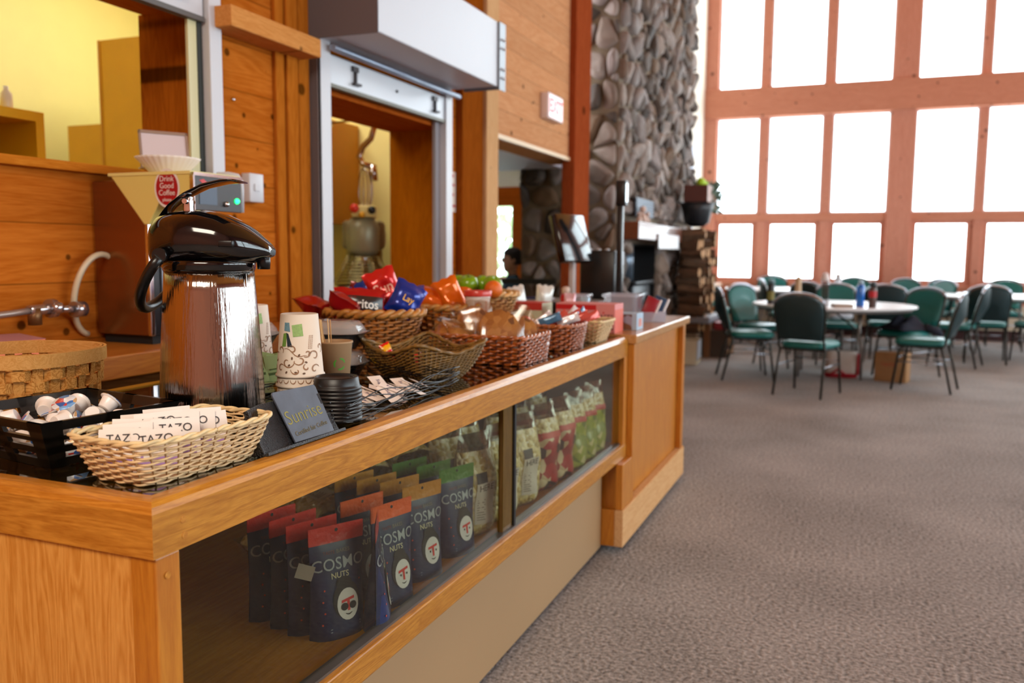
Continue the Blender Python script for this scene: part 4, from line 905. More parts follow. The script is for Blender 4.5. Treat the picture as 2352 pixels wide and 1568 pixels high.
# pink cake boxes
def carton(label, name, x0, x1, y0, y1, z0, z1, m_face, m_side, group=None, rz=0):
    t = thing(name, label, 'box', ((x0+x1)/2, (y0+y1)/2, z0), rz, group); hx, hy, hz = (x1-x0)/2, (y1-y0)/2, z1-z0
    MB().box(-hx, hx, -hy, hy, 0, hz).build('carton', m_face, t, .0015); return t
PK = mat('carton_pink', (222, 138, 136), .6); PKR = mat('carton_red', (204, 16, 22), .5); PKC = mat('carton_coral', (220, 104, 84), .6)
t = carton('pink cake box lettered TASTE and CAKES with a red stripe on the worktop', 'cake_box', -1.22, -.955, 3.52, 3.66, ZG+.011, ZG+.135, PK, PK)
MB().box(-.131, .05, -.0712, -.0705, .098, .119).build('red_stripe', PKR, t)
MB().box(.1326, .1332, -.068, .068, .0, .10).build('coral_side', PKC, t)
text('lettering', 'TASTE', .028, mat('ink_dark', (66, 30, 34), .6), t, TR(.088, -.0712, .068) @ R3(x=pi/2)); text('lettering', 'CAKES', .026, mat('ink_dark', (66, 30, 34), .6), t, TR(.088, -.0712, .024) @ R3(x=pi/2))
m = MB(); m.add([(.004*cos(a)+.083, -.0713, .087+.004*sin(a)) for a in [2*pi*k/12 for k in range(12)]], [tuple(range(12))], False); m.build('red_dot', PKR, t)
t = carton('pale green box with red top behind the baskets', 'cake_box', -1.56, -1.30, 3.56, 3.70, ZG+.011, ZG+.128, mat('carton_pale', (206, 206, 176), .6), PK)
MB().box(-.131, .131, -.0712, -.0705, .085, .117).box(-.131, .131, -.07, .07, .1172, .1178).build('red_stripe', mat('carton_red_b', (196, 52, 40), .5), t)
t = carton('small blue and brown snack box at the edge of the oak worktop', 'snack_box', -1.03, -.905, 3.71, 3.83, ZG+.011, ZG+.085, mat('box_blue', (166, 192, 214), .5), PK)
MB().box(-.063, .040, -.0612, -.0605, .002, .070).build('picture', blotch('choc_print', [(96, 62, 44), (120, 80, 52), (74, 46, 36), (150, 150, 170), (160, 110, 70)], 30, .5), t)
MB().box(.0631, .0637, -.03, .03, .014, .05).build('pink_mark', mat('mark_pink', (214, 150, 140), .6), t)
text('lettering', 'B', .03, mat('mark_pink', (214, 150, 140), .6), t, TR(.064, 0, .034) @ R3(z=pi/2) @ R3(x=pi/2))
# clear plastic bins
BINM = mat('clear_bin', (206, 210, 226), .15, alpha=.38, coat=.8)
def bin_(label, x, y, sx, sy, h):
    t = thing('clear_bin', label, 'container', (x, y, ZG+.011), rad(3), None)
    m = MB(); R = [[(px, py, z_) for px, py in loop(a*sx, b_*sy, 8, 36)] for a, b_, z_ in ((.88, .88, 0), (.97, .97, h*.9), (1.06, 1.06, h*.9), (1.06, 1.06, h), (.95, .95, h), (.84, .84, .005))]
    m.loft(R, True, True); m.build('bin', BINM, t); return t
bn = bin_('clear square plastic bin with pink sweets near the far end of the worktop', -1.06, 4.06, .085, .10, .145)
MB().rbox(-.06, .06, -.07, .07, .006, .05, .02).build('pink_contents', mat('pink_stuff', (206, 120, 130), .5, var=.3, vscale=60), bn)
bin_('clear plastic bin left of the one with pink sweets', -1.27, 4.02, .05, .07, .14)
# sweet pouches standing, gable packs
crisp('pink and white standing pouch behind the cake boxes', (-1.235, 3.76, ZG+.011), (0, 0, rad(20)), (226, 186, 196), .055, .155, .04, 41, group='standing pouches behind the cake boxes', cat='pouch', name='snack_pouch', rough=.35)
crisp('pale blue standing pouch right of the pink one', (-1.19, 3.85, ZG+.011), (0, 0, rad(20)), (168, 196, 214), .045, .135, .035, 42, group='standing pouches behind the cake boxes', cat='pouch', name='snack_pouch', rough=.35)
for lb, x, y, z, rz in (('white-topped green pouch leaning left, beside the fruit basket', -1.48, 3.80, ZG+.011, -14), ('white-topped green pouch right of the leaning one', -1.42, 3.88, ZG+.011, 6)):
    t = crisp(lb, (x, y, z), (0, rad(rz), rad(20)), (232, 236, 232), .085, .185, .05, 43, group='white and green pouches by the fruit basket', cat='pouch', name='snack_pouch', rough=.4, band=((120, 156, 120), .06, .45))
# candy bars leaning in a clear rack at the worktop edge
t = thing('clear_rack', 'clear ribbed rack holding upright sweets at the worktop end', 'rack', (-.955, 4.26, ZG+.011), rad(10)); m = MB()
for k in range(4): m.box(-.06, .06, -.07+.045*k, -.067+.045*k, 0, .05)
m.box(-.06, .06, -.07, .068, 0, .004); m.build('rack', BINM, t)
for i, (lb, c, c2) in enumerate((('dark red packet leaning in the clear rack', (150, 20, 34), (240, 226, 220)), ('navy and white packet leaning in the clear rack', (30, 60, 90), (246, 244, 246)))):
    t = thing('sweet_packet', lb, 'packet', (-.985+.02*i, 4.20+.09*i, ZG+.02), rot=(rad(-8), rad(24), rad(20)), group='packets in the clear rack')
    MB().rbox(-.035, .03, -.01, .01, 0, .12, .004).build('packet', mat('pk_%d' % i, c, .3, coat=.3), t, 0); MB().rbox(.030, .040, -.011, .011, 0, .125, .003).build('packet_end', mat('pke_%d' % i, c2, .3), t)
t = thing('sauce_bottle', 'small red bottle with pale cap beside the till', 'bottle', (-1.42, 4.25, ZG+.011)); MB().lathe([(.026, 0), (.028, .01), (.028, .11), (.02, .13)], n=20).build('bottle', mat('sauce_red', (196, 26, 34), .3), t); MB().lathe([(.021, .128), (.021, .155), (.012, .165)], n=16).build('cap', mat('cap_pale', (214, 190, 174), .5), t)
# till
t = thing('cash_drawer', 'black cash drawer under the till screen', 'cash drawer', (-1.60, 4.50, ZG+.011)); MB().rbox(-.26, .30, -.13, .17, 0, .075, .01).build('case', BLACKM, t); MB().box(-.265, .305, -.135, .175, .075, .080).build('top_plate', mat('grey_plate', (150, 148, 150), .4), t); MB().box(-.2, .24, -.134, -.13, .015, .06).build('drawer_front', BLACK, t)
t = thing('till_screen', 'black touch screen till tilted on a pale stand', 'till screen', (-1.545, 4.50, ZG+.091), rad(2)); MB().rbox(.07, .10, -.05, .0, .0, .225, .006).build('stand', mat('stand_pale', (190, 180, 178), .4), t)
m = MB(); m.rbox(-.15, .15, -.02, .03, -.13, .135, .012); o = m.build('housing', mat('till_black', (14, 14, 16), .12, coat=.5), t); o.data.transform(TR(.085, -.04, .335) @ R3(z=rad(75)) @ R3(x=rad(-16)))
m = MB(); m.rbox(-.14, .14, .0305, .0315, -.11, .11, .01); o = m.build('display', mat('till_display', (20, 22, 26), .06, coat=1), t); o.data.transform(TR(.085, -.04, .335) @ R3(z=rad(75)) @ R3(x=rad(-16)))
m = MB(); m.rbox(.06, .13, -.05, -.0, .222, .238, .006); m.build('stand_cap', WHITE, t)
t = thing('receipt_printer', 'tall black receipt printer with grey vented top beside the till', 'printer', (-1.40, 4.80, ZG+.011)); MB().rbox(-.09, .12, -.10, .10, 0, .355, .014).build('case', mat('printer_black', (14, 14, 16), .3), t)
m = MB(); m.box(.1205, .1215, -.09, .09, .275, .35)
m.build('vent', mat('vent_pale', (176, 186, 200), .4), t); m = MB()
for k in range(7): m.box(.1216, .1222, -.09, .09, .28+.01*k, .283+.01*k)
m.build('vent_slats', GREY, t); MB().cyl((.121, 0, .17), (.128, 0, .17), .014, 16).build('button', mat('button_teal', (90, 140, 150), .3), t)
for k in range(3): MB().ball((-.04+.05*k, -.05, .36), .014, 12, 8, sz=.5).build('key', WHITE, t)
t = thing('cable', 'grey cable looping out behind the receipt printer', 'cable', (-1.28, 4.84, ZG+.011)); MB().tube([(.0, .0, .12), (.04, .01, .115), (.062, .02, .08), (.066, .02, .04), (.05, .0, .004)], .005, 8).build('cable', mat('cable_grey', (150, 156, 160), .35), t)
t = thing('pole_display', 'slim black pole display standing behind the till', 'pole display', (-1.235, 4.62, ZG+.011)); MB().rbox(-.05, .05, -.04, .04, 0, .015, .01).build('base', BLACK, t); MB().rbox(-.014, .018, -.018, .018, .012, .60, .006).build('pole', mat('pole_black', (22, 24, 28), .3), t); MB().rbox(-.02, .035, -.03, .03, .60, .735, .008).build('display_head', mat('pole_black', (22, 24, 28), .3), t); MB().box(.0352, .0362, -.024, .024, .62, .72).build('display_glass', mat('till_display', (20, 22, 26), .06, coat=1), t)
t = thing('pen', 'dark blue pen lying along the cash drawer top', 'pen', (-1.70, 4.42, ZG+.092)); MB().cyl((-.06, 0, .008), (.05, .03, .008), .007, 8).build('barrel', mat('pen_blue', (20, 30, 80), .3), t); MB().cyl((.05, .03, .008), (.065, .034, .008), .004, 8).build('tip', CHROME, t)
t = thing('marker_pen', 'short yellow marker tilted on the cash drawer', 'marker', (-1.63, 4.44, ZG+.092)); MB().cyl((-.01, 0, .010), (.03, .01, .030), .011, 10).build('cap', mat('pen_yellow', (220, 170, 20), .4), t)
t = thing('white_dish', 'flat white dish on the cash drawer', 'dish', (-1.58, 4.41, ZG+.092)); MB().lathe([(.02, 0), (.045, .012), (.043, .014), (.0001, .004)], n=24).build('dish', WHITE, t)
# ================================================================ INSIDE THE DISPLAY CASE
ZS = .43
NAVY = mat('pouch_navy', (14, 32, 78), .42, coat=.12, var=.25, vscale=25)
PINK_ = mat('face_white', (206, 208, 214), .5); HAIR = mat('face_hair', (22, 20, 24), .6); TRED = mat('face_red', (196, 36, 34), .5)
def pouch(label, c, x, y, rz, variant, tilt=0):
    t = thing('snack_pouch', label, 'snack pouch', (x, y, ZS), rot=(0, tilt, rz), group='navy nut pouches in the display case')
    Wp, Hp, Dp = .13, .24, .062
    def yf(u, v, s_):   # u,v in 0..1
        d = Dp/2*(1-min(1, v/.86))**.75*(max(0, 1-abs(2*u-1)**3.2))**.8; d += .0012
        return s_*d
    def P(u, v, s_): return ((u-.5)*Wp*(1-.05*sin(pi*min(1, v*1.1))), yf(u, v, s_), v*Hp+.004*(1-v)*(0 if s_ < 0 else 0))
    m = MB(); m.grid(lambda u, v: P(u, v*.845, -1), 12, 14); m.grid(lambda u, v: P(1-u, v*.845, 1), 12, 14)
    m.add([P(k/12, 0, -1) for k in range(13)]+[P(1-k/12, 0, 1) for k in range(13)], [tuple(range(26))], False)
    m.build('pouch', NAVY, t)
    m = MB(); m.grid(lambda u, v: P(u, .845+.155*v, -1), 12, 3); m.grid(lambda u, v: P(1-u, .845+.155*v, 1), 12, 3)
    m.build('top_seal', mat('seal_%d_%d_%d' % c, c, .32, coat=.35, bump=.3, bscale=60), t)
    m = MB(); m.add([(.004*cos(a), -.0016, .955*Hp+.004*sin(a)) for a in [2*pi*k/10 for k in range(10)]], [tuple(range(10))], False); m.build('hang_hole', BLACKM, t)
    S_ = lambda x_, z_, e=.0016: Vector(P(.5+x_/Wp, z_/Hp, -1))+Vector((0, -e, 0))
    SIL = mat('print_silver', (150, 158, 168), .4, metal=.2)
    text('lettering', 'COSMO', .036, SIL, t, fn=lambda x_, y_: S_(x_, y_+.158+.0*x_), sub=.005, bold=.004)
    text('lettering', 'NUTS', .0175, mat('print_cream', (190, 188, 160), .5), t, fn=lambda x_, y_: S_(x_, y_+.134), sub=.008, bold=.01)
    text('lettering', 'BAKES', .0115, mat('print_grey', (120, 116, 100), .5), t, fn=lambda x_, y_: S_(x_+.012, y_+.184), sub=.008)
    text('lettering', 'TASTE', .010, mat('print_dark_red', (110, 26, 30), .5), t, fn=lambda x_, y_: S_(x_-.022, y_+.184), sub=.008)
    def disc(mm, cx, cz, rx, rz_, e, n=20, a0=0, a1=2*pi):
        ring = [S_(cx+rx*cos(a), cz+rz_*sin(a), e) for a in [a0+(a1-a0)*k/n for k in range(n if a1-a0 > 6.2 else n+1)]]; ctr = S_(cx, cz, e)
        b = len(ring); full = a1-a0 > 6.2
        mm.add(ring+[ctr], [(k, (k+1) % b, b) for k in range(b if full else b-1)], False)
    fx, fz = .012, .072
    m = MB(); disc(m, fx, fz+.008, .034, .040, .0018); disc(m, fx-.004, fz+.044, .020, .014, .0018)
    if variant == 1: disc(m, fx-.02, fz+.012, .014, .024, .0018)
    m.build('hair_print', HAIR, t)
    m = MB(); disc(m, fx+.002, fz-.002, .027, .034, .0023); m.build('face_print', PINK_, t)
    m = MB(); a, b = S_(fx-.014, fz+.008, .0030), S_(fx+.018, fz+.013, .0030); c_, d_ = S_(fx+.018, fz+.007, .0030), S_(fx-.014, fz+.002, .0030); m.add([a, b, c_, d_], [(0, 1, 2, 3)], False)
    m.add([S_(fx-.001, fz+.005, .0030), S_(fx+.006, fz+.006, .0030), S_(fx+.006, fz-.016, .0030), S_(fx+.0, fz-.016, .0030)], [(0, 1, 2, 3)], False); m.build('red_mark', TRED, t)
    m = MB()
    for sx in (-1, 1):
        if variant == 0: disc(m, fx+.003+sx*.0105, fz-.006, .009, .008, .0034)
        else: disc(m, fx+.003+sx*.0105, fz-.003, .0022, .003, .0034, 10)
    ribbon(m, [(fx-.006+.002*k, fz-.0205-.003*sin(pi*k/8)) for k in range(9)], .0012, lambda a_, b_: S_(a_, b_, .0034))
    m.build('eyes_and_smile', HAIR, t)
    m = MB(); rg = random.Random(variant+3)
    for k in range(4): disc(m, rg.uniform(-.05, -.032), .035+.024*k, .0022, .0024, .0012, 5)
    disc(m, .05, .115, .002, .002, .0012, 5); m.build('star_dots', mat('dot_red', (190, 70, 50), .5), t)
    m = MB()
    for k in range(2): m.add([S_(-.03, .024-.006*k, .001), S_(.045, .027-.006*k, .001), S_(.045, .025-.006*k, .001), S_(-.03, .022-.006*k, .001)], [(0, 1, 2, 3)], False)
    m.build('small_print', mat('print_grey_blue', (110, 122, 140), .5), t)
    return t
RD, OR, AM, GR = (200, 50, 40), (226, 96, 40), (190, 128, 36), (70, 122, 44)
A = rad(68)
ps = [('navy nut pouch with red top at the far left back of the case', RD, -1.20, 1.53, 74, 0), ('navy nut pouch with red top second from the left', RD, -1.135, 1.52, 76, 0), ('navy nut pouch with red top just behind the front red one', RD, -1.075, 1.505, 70, 0),
 ('navy nut pouch with red top at the very front left', RD, -1.01, 1.50, 62, 0), ('navy nut pouch with red top turned sideways at the glass', RD, -.955, 1.575, 118, 0),
 ('navy nut pouch with orange top behind the front orange one', OR, -1.07, 1.70, 72, 2), ('navy nut pouch with orange top at the front', OR, -.985, 1.69, 74, 2),
 ('navy nut pouch with amber top at the far back of its row', AM, -1.20, 1.87, 72, 1), ('navy nut pouch with amber top second from the back', AM, -1.135, 1.875, 70, 1), ('navy nut pouch with amber top third from the back', AM, -1.07, 1.88, 70, 1), ('navy nut pouch with amber top at the front', AM, -.995, 1.86, 70, 1),
 ('navy nut pouch with green top at the back of its row', GR, -1.14, 2.06, 72, 3), ('navy nut pouch with green top in the middle of its row', GR, -1.065, 2.06, 72, 3), ('navy nut pouch with green top at the front beside the popcorn', GR, -.99, 2.05, 70, 3)]
proto = {}
for lb, c, x, y, a, v in ps:
    if (c, v) in proto: dup(proto[(c, v)], (x, y, ZS), rad(a), lb)
    else: proto[(c, v)] = pouch(lb, c, x, y, rad(a), v)
t = thing('price_tag', 'blank pale tag leaning on the red-topped pouches', 'tag', (-1.035, 1.415, ZS+.145), rot=(rad(-10), rad(20), rad(40))); MB().box(-.018, .018, -.0005, .0005, 0, .03).build('tag', mat('tag_grey', (150, 144, 138), .5), t)
# popcorn bags
POP = blotch('popcorn', [(226, 214, 160), (236, 226, 184), (206, 186, 118), (244, 238, 210), (190, 168, 96)], 62, .6, bump=1.0, coat=.5)
POPR = blotch('popcorn_red', [(168, 26, 32), (150, 20, 28), (40, 24, 26), (222, 208, 176), (176, 30, 34), (196, 176, 140)], 34, .35, coat=.6)
POPG = blotch('popcorn_green', [(148, 168, 40), (126, 150, 40), (176, 188, 70), (214, 208, 150), (110, 134, 40)], 34, .35, coat=.6)
def popbag(label, x, y, z, rot, main, seed, w_=.145, h_=.30, d_=.09, lab=True, split=None):
    t = thing('popcorn_bag', label, 'popcorn bag', (x, y, z), rot=rot, group='clear bags of popcorn in the display case')
    rg = random.Random(seed); ph = [rg.uniform(0, 6) for _ in range(5)]
    def P(u, v, s_):
        a = max(0, 1-abs(2*u-1)**2.6)**.55; b = max(0, 1-max(0, (v-.62)/.38)**1.5)*min(1, (v+.02)*12)**.5 if v < .98 else 0
        th = d_/2*a*b*(1+.07*sin(11*u+8*v+ph[0])+.06*sin(17*v+ph[1]))
        wv = 1-.10*max(0, (v-.7)/.3)+.02*sin(12*v+ph[2])
        return ((u-.5)*w_*wv, s_*th+.004*sin(7*v+ph[3]), v*h_)
    vs = .68 if split is None else split
    m = MB(); m.grid(lambda u, v: P(u, v*vs, -1), 14, 14); m.grid(lambda u, v: P(1-u, v*vs, 1), 14, 14); m.build('filled_bag', main, t)
    m = MB(); m.grid(lambda u, v: P(u, vs+(.84-vs)*v, -1), 14, 5); m.grid(lambda u, v: P(1-u, vs+(.84-vs)*v, 1), 14, 5); m.build('popcorn_fill', POP, t)
    m = MB(); m.grid(lambda u, v: P(u, .84+.16*v, -1), 14, 6); m.grid(lambda u, v: P(1-u, .84+.16*v, 1), 14, 6); m.build('clear_top', glass('bag_film', (236, 236, 230), .1, 3.0, .72), t)
    if lab:
        q = MB(); q.grid(lambda u, v: tuple(Vector(P(.22+.5*u, .14+.40*v, -1))+Vector((0, -.002, 0))), 8, 8); q.build('paper_label', mat('label_white', (206, 202, 196), .6), t)
        q = MB(); q.grid(lambda u, v: tuple(Vector(P(.22+.30*u, .54+.10*v, -1))+Vector((0, -.0022, 0))), 6, 4); q.build('dark_label', mat('label_dark', (44, 40, 40), .5), t)
        text('lettering', 'HERE', .026, mat('ink_dark2', (40, 36, 36), .6), t, fn=lambda x_, y_: Vector(P(.47+x_/w_, .49+y_/h_, -1))+Vector((0, -.0030, 0)), sub=.01)
        q = MB()
        for k in range(9): q.add([tuple(Vector(P(uu, .18+.024*k+dv, -1))+Vector((0, -.003, 0))) for uu, dv in ((.26, 0), (.44-.03*(k % 2), 0), (.44-.03*(k % 2), .010), (.26, .010))], [(0, 1, 2, 3)], False)
        q.build('small_print', mat('print_mid', (130, 126, 122), .6), t)
    else:
        q = MB(); q.grid(lambda u, v: tuple(Vector(P(.15+.7*u, .62+.07*v, -1))+Vector((0, -.002, 0))), 8, 3); q.build('colour_band', mat('band_red', (196, 60, 50), .4), t)
    return t
a0 = popbag('clear popcorn bag with white label left of the door stile, beside the green-topped pouch', -1.01, 2.215, ZS, (0, 0, rad(70)), POP, 1)
dup(a0, (-1.0, 2.38, ZS), rad(74), 'clear popcorn bag with white label just right of the door stile')
dup(a0, (-.995, 2.545, ZS), rad(70), 'clear popcorn bag with white label, second right of the door stile')
dup(a0, (-1.16, 2.33, ZS), rad(70), 'clear popcorn bag behind the door stile, second row')
dup(a0, (-1.18, 2.50, ZS), rad(75), 'clear popcorn bag in the back row right of the stile')
r0 = popbag('red popcorn bag left of the pair near the far end of the case', -.995, 2.75, ZS, (0, 0, rad(70)), POPR, 2, lab=False, w_=.135)
dup(r0, (-.985, 2.90, ZS), rad(74), 'red popcorn bag right of the pair, next to the green ones')
dup(r0, (-1.15, 2.72, ZS), rad(70), 'red popcorn bag in the row behind the red pair')
dup(r0, (-1.16, 2.89, ZS), rad(66), 'red popcorn bag behind the right one of the red pair')
g0 = popbag('yellow-green popcorn bag first after the red ones', -.985, 3.05, ZS, (0, 0, rad(70)), POPG, 3, lab=False, w_=.13)
dup(g0, (-.985, 3.19, ZS), rad(72), 'yellow-green popcorn bag in the middle of the green group')
dup(g0, (-.99, 3.33, ZS), rad(70), 'yellow-green popcorn bag at the far end of the case')
dup(g0, (-1.16, 3.12, ZS), rad(74), 'yellow-green popcorn bag in the row behind')
# bags lying on a stack at the back
for i, (x, y, z, rz) in enumerate(((-1.30, 1.78, .0, 74), (-1.30, 1.98, .0, 84), (-1.30, 2.20, .0, 78), (-1.28, 1.86, .085, 66), (-1.28, 2.08, .085, 72), (-1.20, 2.62, .085, 70), (-1.26, 1.98, .17, 60), (-1.24, 2.20, .17, 68))):
    lb = ['clear popcorn bag lying at the bottom of the heap behind the orange-topped pouches', 'clear popcorn bag lying at the bottom of the heap behind the green-topped pouches', 'clear popcorn bag lying at the bottom right of the heap', 'clear popcorn bag lying in the middle layer, above the amber-topped pouches', 'clear popcorn bag lying in the middle layer, above the green tops', 'clear popcorn bag lying in the middle layer at its right end', 'clear labelled popcorn bag on top of the heap at its left', 'clear labelled popcorn bag on top of the heap at its right', 'clear popcorn bag lying at the bottom behind the red-topped pouches'][i]
    dup(a0, (x+.04, y, ZS+.045+z), label=lb, rot=(rad(-90), 0, rad(rz)), scale=(1, .92, .9))
dup(r0, (-1.24, 2.42, ZS+.215), label='red popcorn bag lying high in the dark behind the door stile', rot=(rad(-90), 0, rad(75)), scale=(1, .9, .9))
# ================================================================ WALL SIDE: GRINDER, PIPES, KITCHEN
t = thing('coffee_grinder', 'tall coffee grinder with yellowish hopper and round red sticker by the hatch', 'coffee grinder', (-2.28, 2.27, .935))
def l4(): m = MB(); m.T = TR(2.28, -2.27, -.935); return m
GB = mat('grinder_wood_reflect', (142, 88, 44), .25, .75)  # stainless body; the brown is reflected wood put into the base colour
m = l4(); m.box(-2.39, -2.165, 2.15, 2.38, .965, 1.475); m.build('body', GB, t, .004)
l4().box(-2.38, -2.17, 2.17, 2.37, .935, .967).build('foot', BLACKM, t)
l4().box(-2.165, -2.150, 2.148, 2.165, .965, 1.40).build('chrome_edge', CHROME, t, .002)
l4().box(-2.164, -2.156, 2.165, 2.38, .965, 1.39).build('front_recess', mat('recess_dark', (30, 30, 34), .25), t)
l4().box(-2.155, -2.150, 2.20, 2.40, .99, 1.20).build('front_plate', mat('plate_grey', (120, 122, 130), .3, .7), t)
m = l4(); m.prism([(-2.305, 1.492), (-1.968, 1.492), (-1.968, 1.398), (-2.10, 1.398), (-2.145, 1.33), (-2.165, 1.33)], 2.146, 2.375, 'Y'); m.build('hopper', mat('hopper_yellow_reflect', (226, 206, 120), .35, coat=.2), t, .003)  # stainless hopper; the yellow is reflected kitchen light painted in
l4().box(-2.31, -1.965, 2.143, 2.375, 1.488, 1.498).build('hopper_rim', mat('rim_yellow_reflect', (232, 216, 140), .3), t)  # rim carries the same painted yellow reflection
l4().box(-1.969, -1.955, 2.15, 2.37, 1.375, 1.485).build('control_panel', mat('panel_dark', (26, 26, 30), .3, coat=.4), t, .002)
l4().box(-1.97, -1.953, 2.145, 2.375, 1.484, 1.494).box(-1.969, -1.954, 2.144, 2.150, 1.375, 1.485).build('panel_trim', CHROME, t)
m = l4(); m.add([(-1.954, 2.17, 1.47), (-1.954, 2.19, 1.475), (-1.954, 2.23, 1.45), (-1.954, 2.22, 1.44)], [(0, 1, 2, 3)], False); m.build('red_flash', mat('flash_red', (206, 30, 36), .4), t)
l4().box(-1.9545, -1.9535, 2.17, 2.25, 1.395, 1.455).build('panel_blue', mat('panel_blue', (70, 84, 104), .4), t)
l4().ball((-1.953, 2.345, 1.413), .009, 12, 8).build('green_lamp', mat('led_green', (30, 240, 110), .3, emit=6), t)
l4().ball((-1.95, 2.29, 1.40), .009, 10, 6).build('knob', CHROME, t)
m = l4(); m.add([(-2.062+.052*cos(a), 2.1445, 1.445+.062*sin(a)) for a in [2*pi*k/32 for k in range(32)]], [tuple(range(32))], False); m.build('sticker_border', mat('sticker_white', (236, 228, 226), .5), t)
m = l4(); m.add([(-2.062+.045*cos(a), 2.1435, 1.445+.054*sin(a)) for a in [2*pi*k/32 for k in range(32)]], [tuple(range(32))], False); m.build('red_sticker', mat('sticker_red', (168, 14, 28), .5), t)
for i, s_ in enumerate(('Drink', 'Good', 'Coffee', 'please')): text('lettering', s_, .025 if i < 3 else .015, mat('sticker_white', (236, 228, 226), .5), t, TR(2.28, -2.27, -.935) @ TR(-2.062, 2.143, 1.474-.022*i) @ R3(x=pi/2), depth=.0002)
t = thing('filter_stack', 'stack of white fluted coffee filters on top of the grinder', 'coffee filters', (-2.14, 2.235, 1.499)); m = MB()
R = [[(q*(1+.016*cos(30*a)*f)*cos(a), q*(1+.016*cos(30*a)*f)*sin(a), z) for a in [2*pi*k/120 for k in range(120)]] for q, z, f in ((.055, 0, 0), (.060, .004, .3), (.098, .046, 1), (.102, .052, 1), (.094, .048, 1), (.055, .010, .2), (.001, .008, 0))]
m.loft(R); m.build('filters', mat('filter_white', (236, 224, 214), .7), t)
t = thing('photo_stand', 'small clear stand with a pale printed card behind the coffee filters', 'card stand', (-2.27, 2.36, 1.53), rad(58)); m = MB(); m.T = R3(x=rad(-12)); m.box(-.075, .075, 0, .004, 0, .125); m.build('card', mat('card_pale', (206, 188, 190), .5), t)
m = MB(); m.T = R3(x=rad(-12)); m.box(-.082, -.075, -.004, .008, 0, .135).box(.075, .082, -.004, .008, 0, .135).box(-.082, .082, -.004, .008, .125, .135).build('frame', mat('frame_taupe', (150, 122, 104), .4), t); MB().box(-.08, .08, -.04, .05, 0, .004).build('foot', mat('foot_clear', (190, 180, 170), .3), t)
t = thing('white_tube', 'short white tube curving down at the right of the grinder top', 'tube', (-2.02, 2.42, 1.38)); MB().tube([(-.06, -.02, .128), (-.02, -.01, .130), (.008, 0, .124), (.018, .004, .105), (.02, .004, .075), (.018, .004, .0)], .010, 10).build('tube', WHITE, t)
t = thing('light_switch', 'white switch box on the planks right of the grinder', 'switch', (XW, 2.955, 1.45)); MB().rbox(0, .045, -.045, .045, 0, .118, .006).build('box', WHITE, t); MB().box(.0452, .052, -.02, .012, .045, .075).build('rocker', WHITE, t, .002)
t = thing('wall_screw', 'small steel screw head on the planks above the switch', 'screw', (XW, 2.87, 1.86)); MB().ball((.004, 0, 0), .008, 10, 6).build('head', CHROME, t)
t = thing('water_hose', 'pale hose curling down beside the grinder to the pipe fittings', 'hose', (-2.36, 2.1, .97)); m = MB(); pts = []
for a in range(-80, 131, 10): pts.append((.03*sin(rad(a)), .03-.095*cos(rad(a*.95)), .128+.128*sin(rad(a))*1.05))
m.tube(pts, .010, 8); m.build('hose', mat('hose_pale', (206, 186, 156), .35), t)
t = thing('water_pipe', 'steel pipe with valve fittings along the planks above the back counter', 'pipe', (-2.35, 1.9, 1.055)); m = MB(); m.tube([(0, -1.2, -.03), (0, -.3, -.01), (0, -.1, .0), (0, .0, .008)], .010, 8); m.build('pipe', mat('pipe_grey', (172, 158, 150), .3, .6), t)
m = MB(); m.cyl((0, -.04, .005), (0, .06, .008), .017, 10).cyl((0, .03, .008), (0, .05, .008), .03, 12).cyl((0, .12, .0), (0, .16, .0), .026, 12).cyl((0, .06, .005), (0, .13, .0), .012, 10).ball((.02, .045, .01), .02, 10, 8); m.build('valve', mat('valve_steel', (190, 186, 190), .2, .9), t)
m = MB(); m.cyl((0, -.02, .012), (0, -.02, -.04), .02, 10); m.build('tee', mat('valve_brass', (120, 84, 50), .4, .6), t)
t = thing('bakery_box', 'orange box printed BAKES on the back counter at the left edge', 'box', (-2.25, 1.68, .936), rad(-20)); MB().box(-.11, .10, -.10, .09, 0, .06).build('carton', mat('box_coral', (232, 134, 96), .6), t, .002); MB().box(-.111, .101, -.101, .091, .0603, .061).build('lid_top', mat('box_lilac', (176, 120, 126), .6), t)
text('lettering', 'BAKES', .036, mat('ink_brown', (74, 40, 34), .6), t, TR(.045, -.1015, .034) @ R3(x=pi/2)); text('lettering', 'TASTE', .03, mat('ink_orange', (210, 70, 40), .6), t, TR(-.065, -.1015, .034) @ R3(x=pi/2))
t = thing('paper_notice', 'white notice with red print on the planks beside the roller shutter', 'notice', (XW+.002, 4.89, 1.5)); MB().box(0, .001, -.06, .055, 0, .25).build('sheet', mat('paper', (226, 206, 190), .7), t); m = MB(); m.box(.0012, .0016, -.03, .03, .215, .235).box(.0012, .0016, -.03, .04, .16, .175).box(.0012, .0016, -.03, .03, .10, .115).box(.0012, .0016, -.04, .05, .03, .045); m.build('red_print', mat('print_red', (200, 60, 60), .6), t)
t = thing('exit_sign', 'lit red EXIT sign box on the upper pine wall', 'exit sign', (XW, 6.66, 2.41)); MB().rbox(0, .07, -.18, .18, -.1, .1, .01).build('housing', mat('sign_white', (226, 206, 204), .4), t); MB().box(.0702, .0712, -.16, .16, -.085, .085).build('panel', mat('sign_panel', (250, 214, 216), .4, emit=.9), t)
text('lettering', 'EXIT', .15, mat('exit_red', (244, 84, 90), .5, emit=1.2), t, TR(.0716, 0, 0) @ R3(z=pi/2) @ R3(x=pi/2), bold=.03)
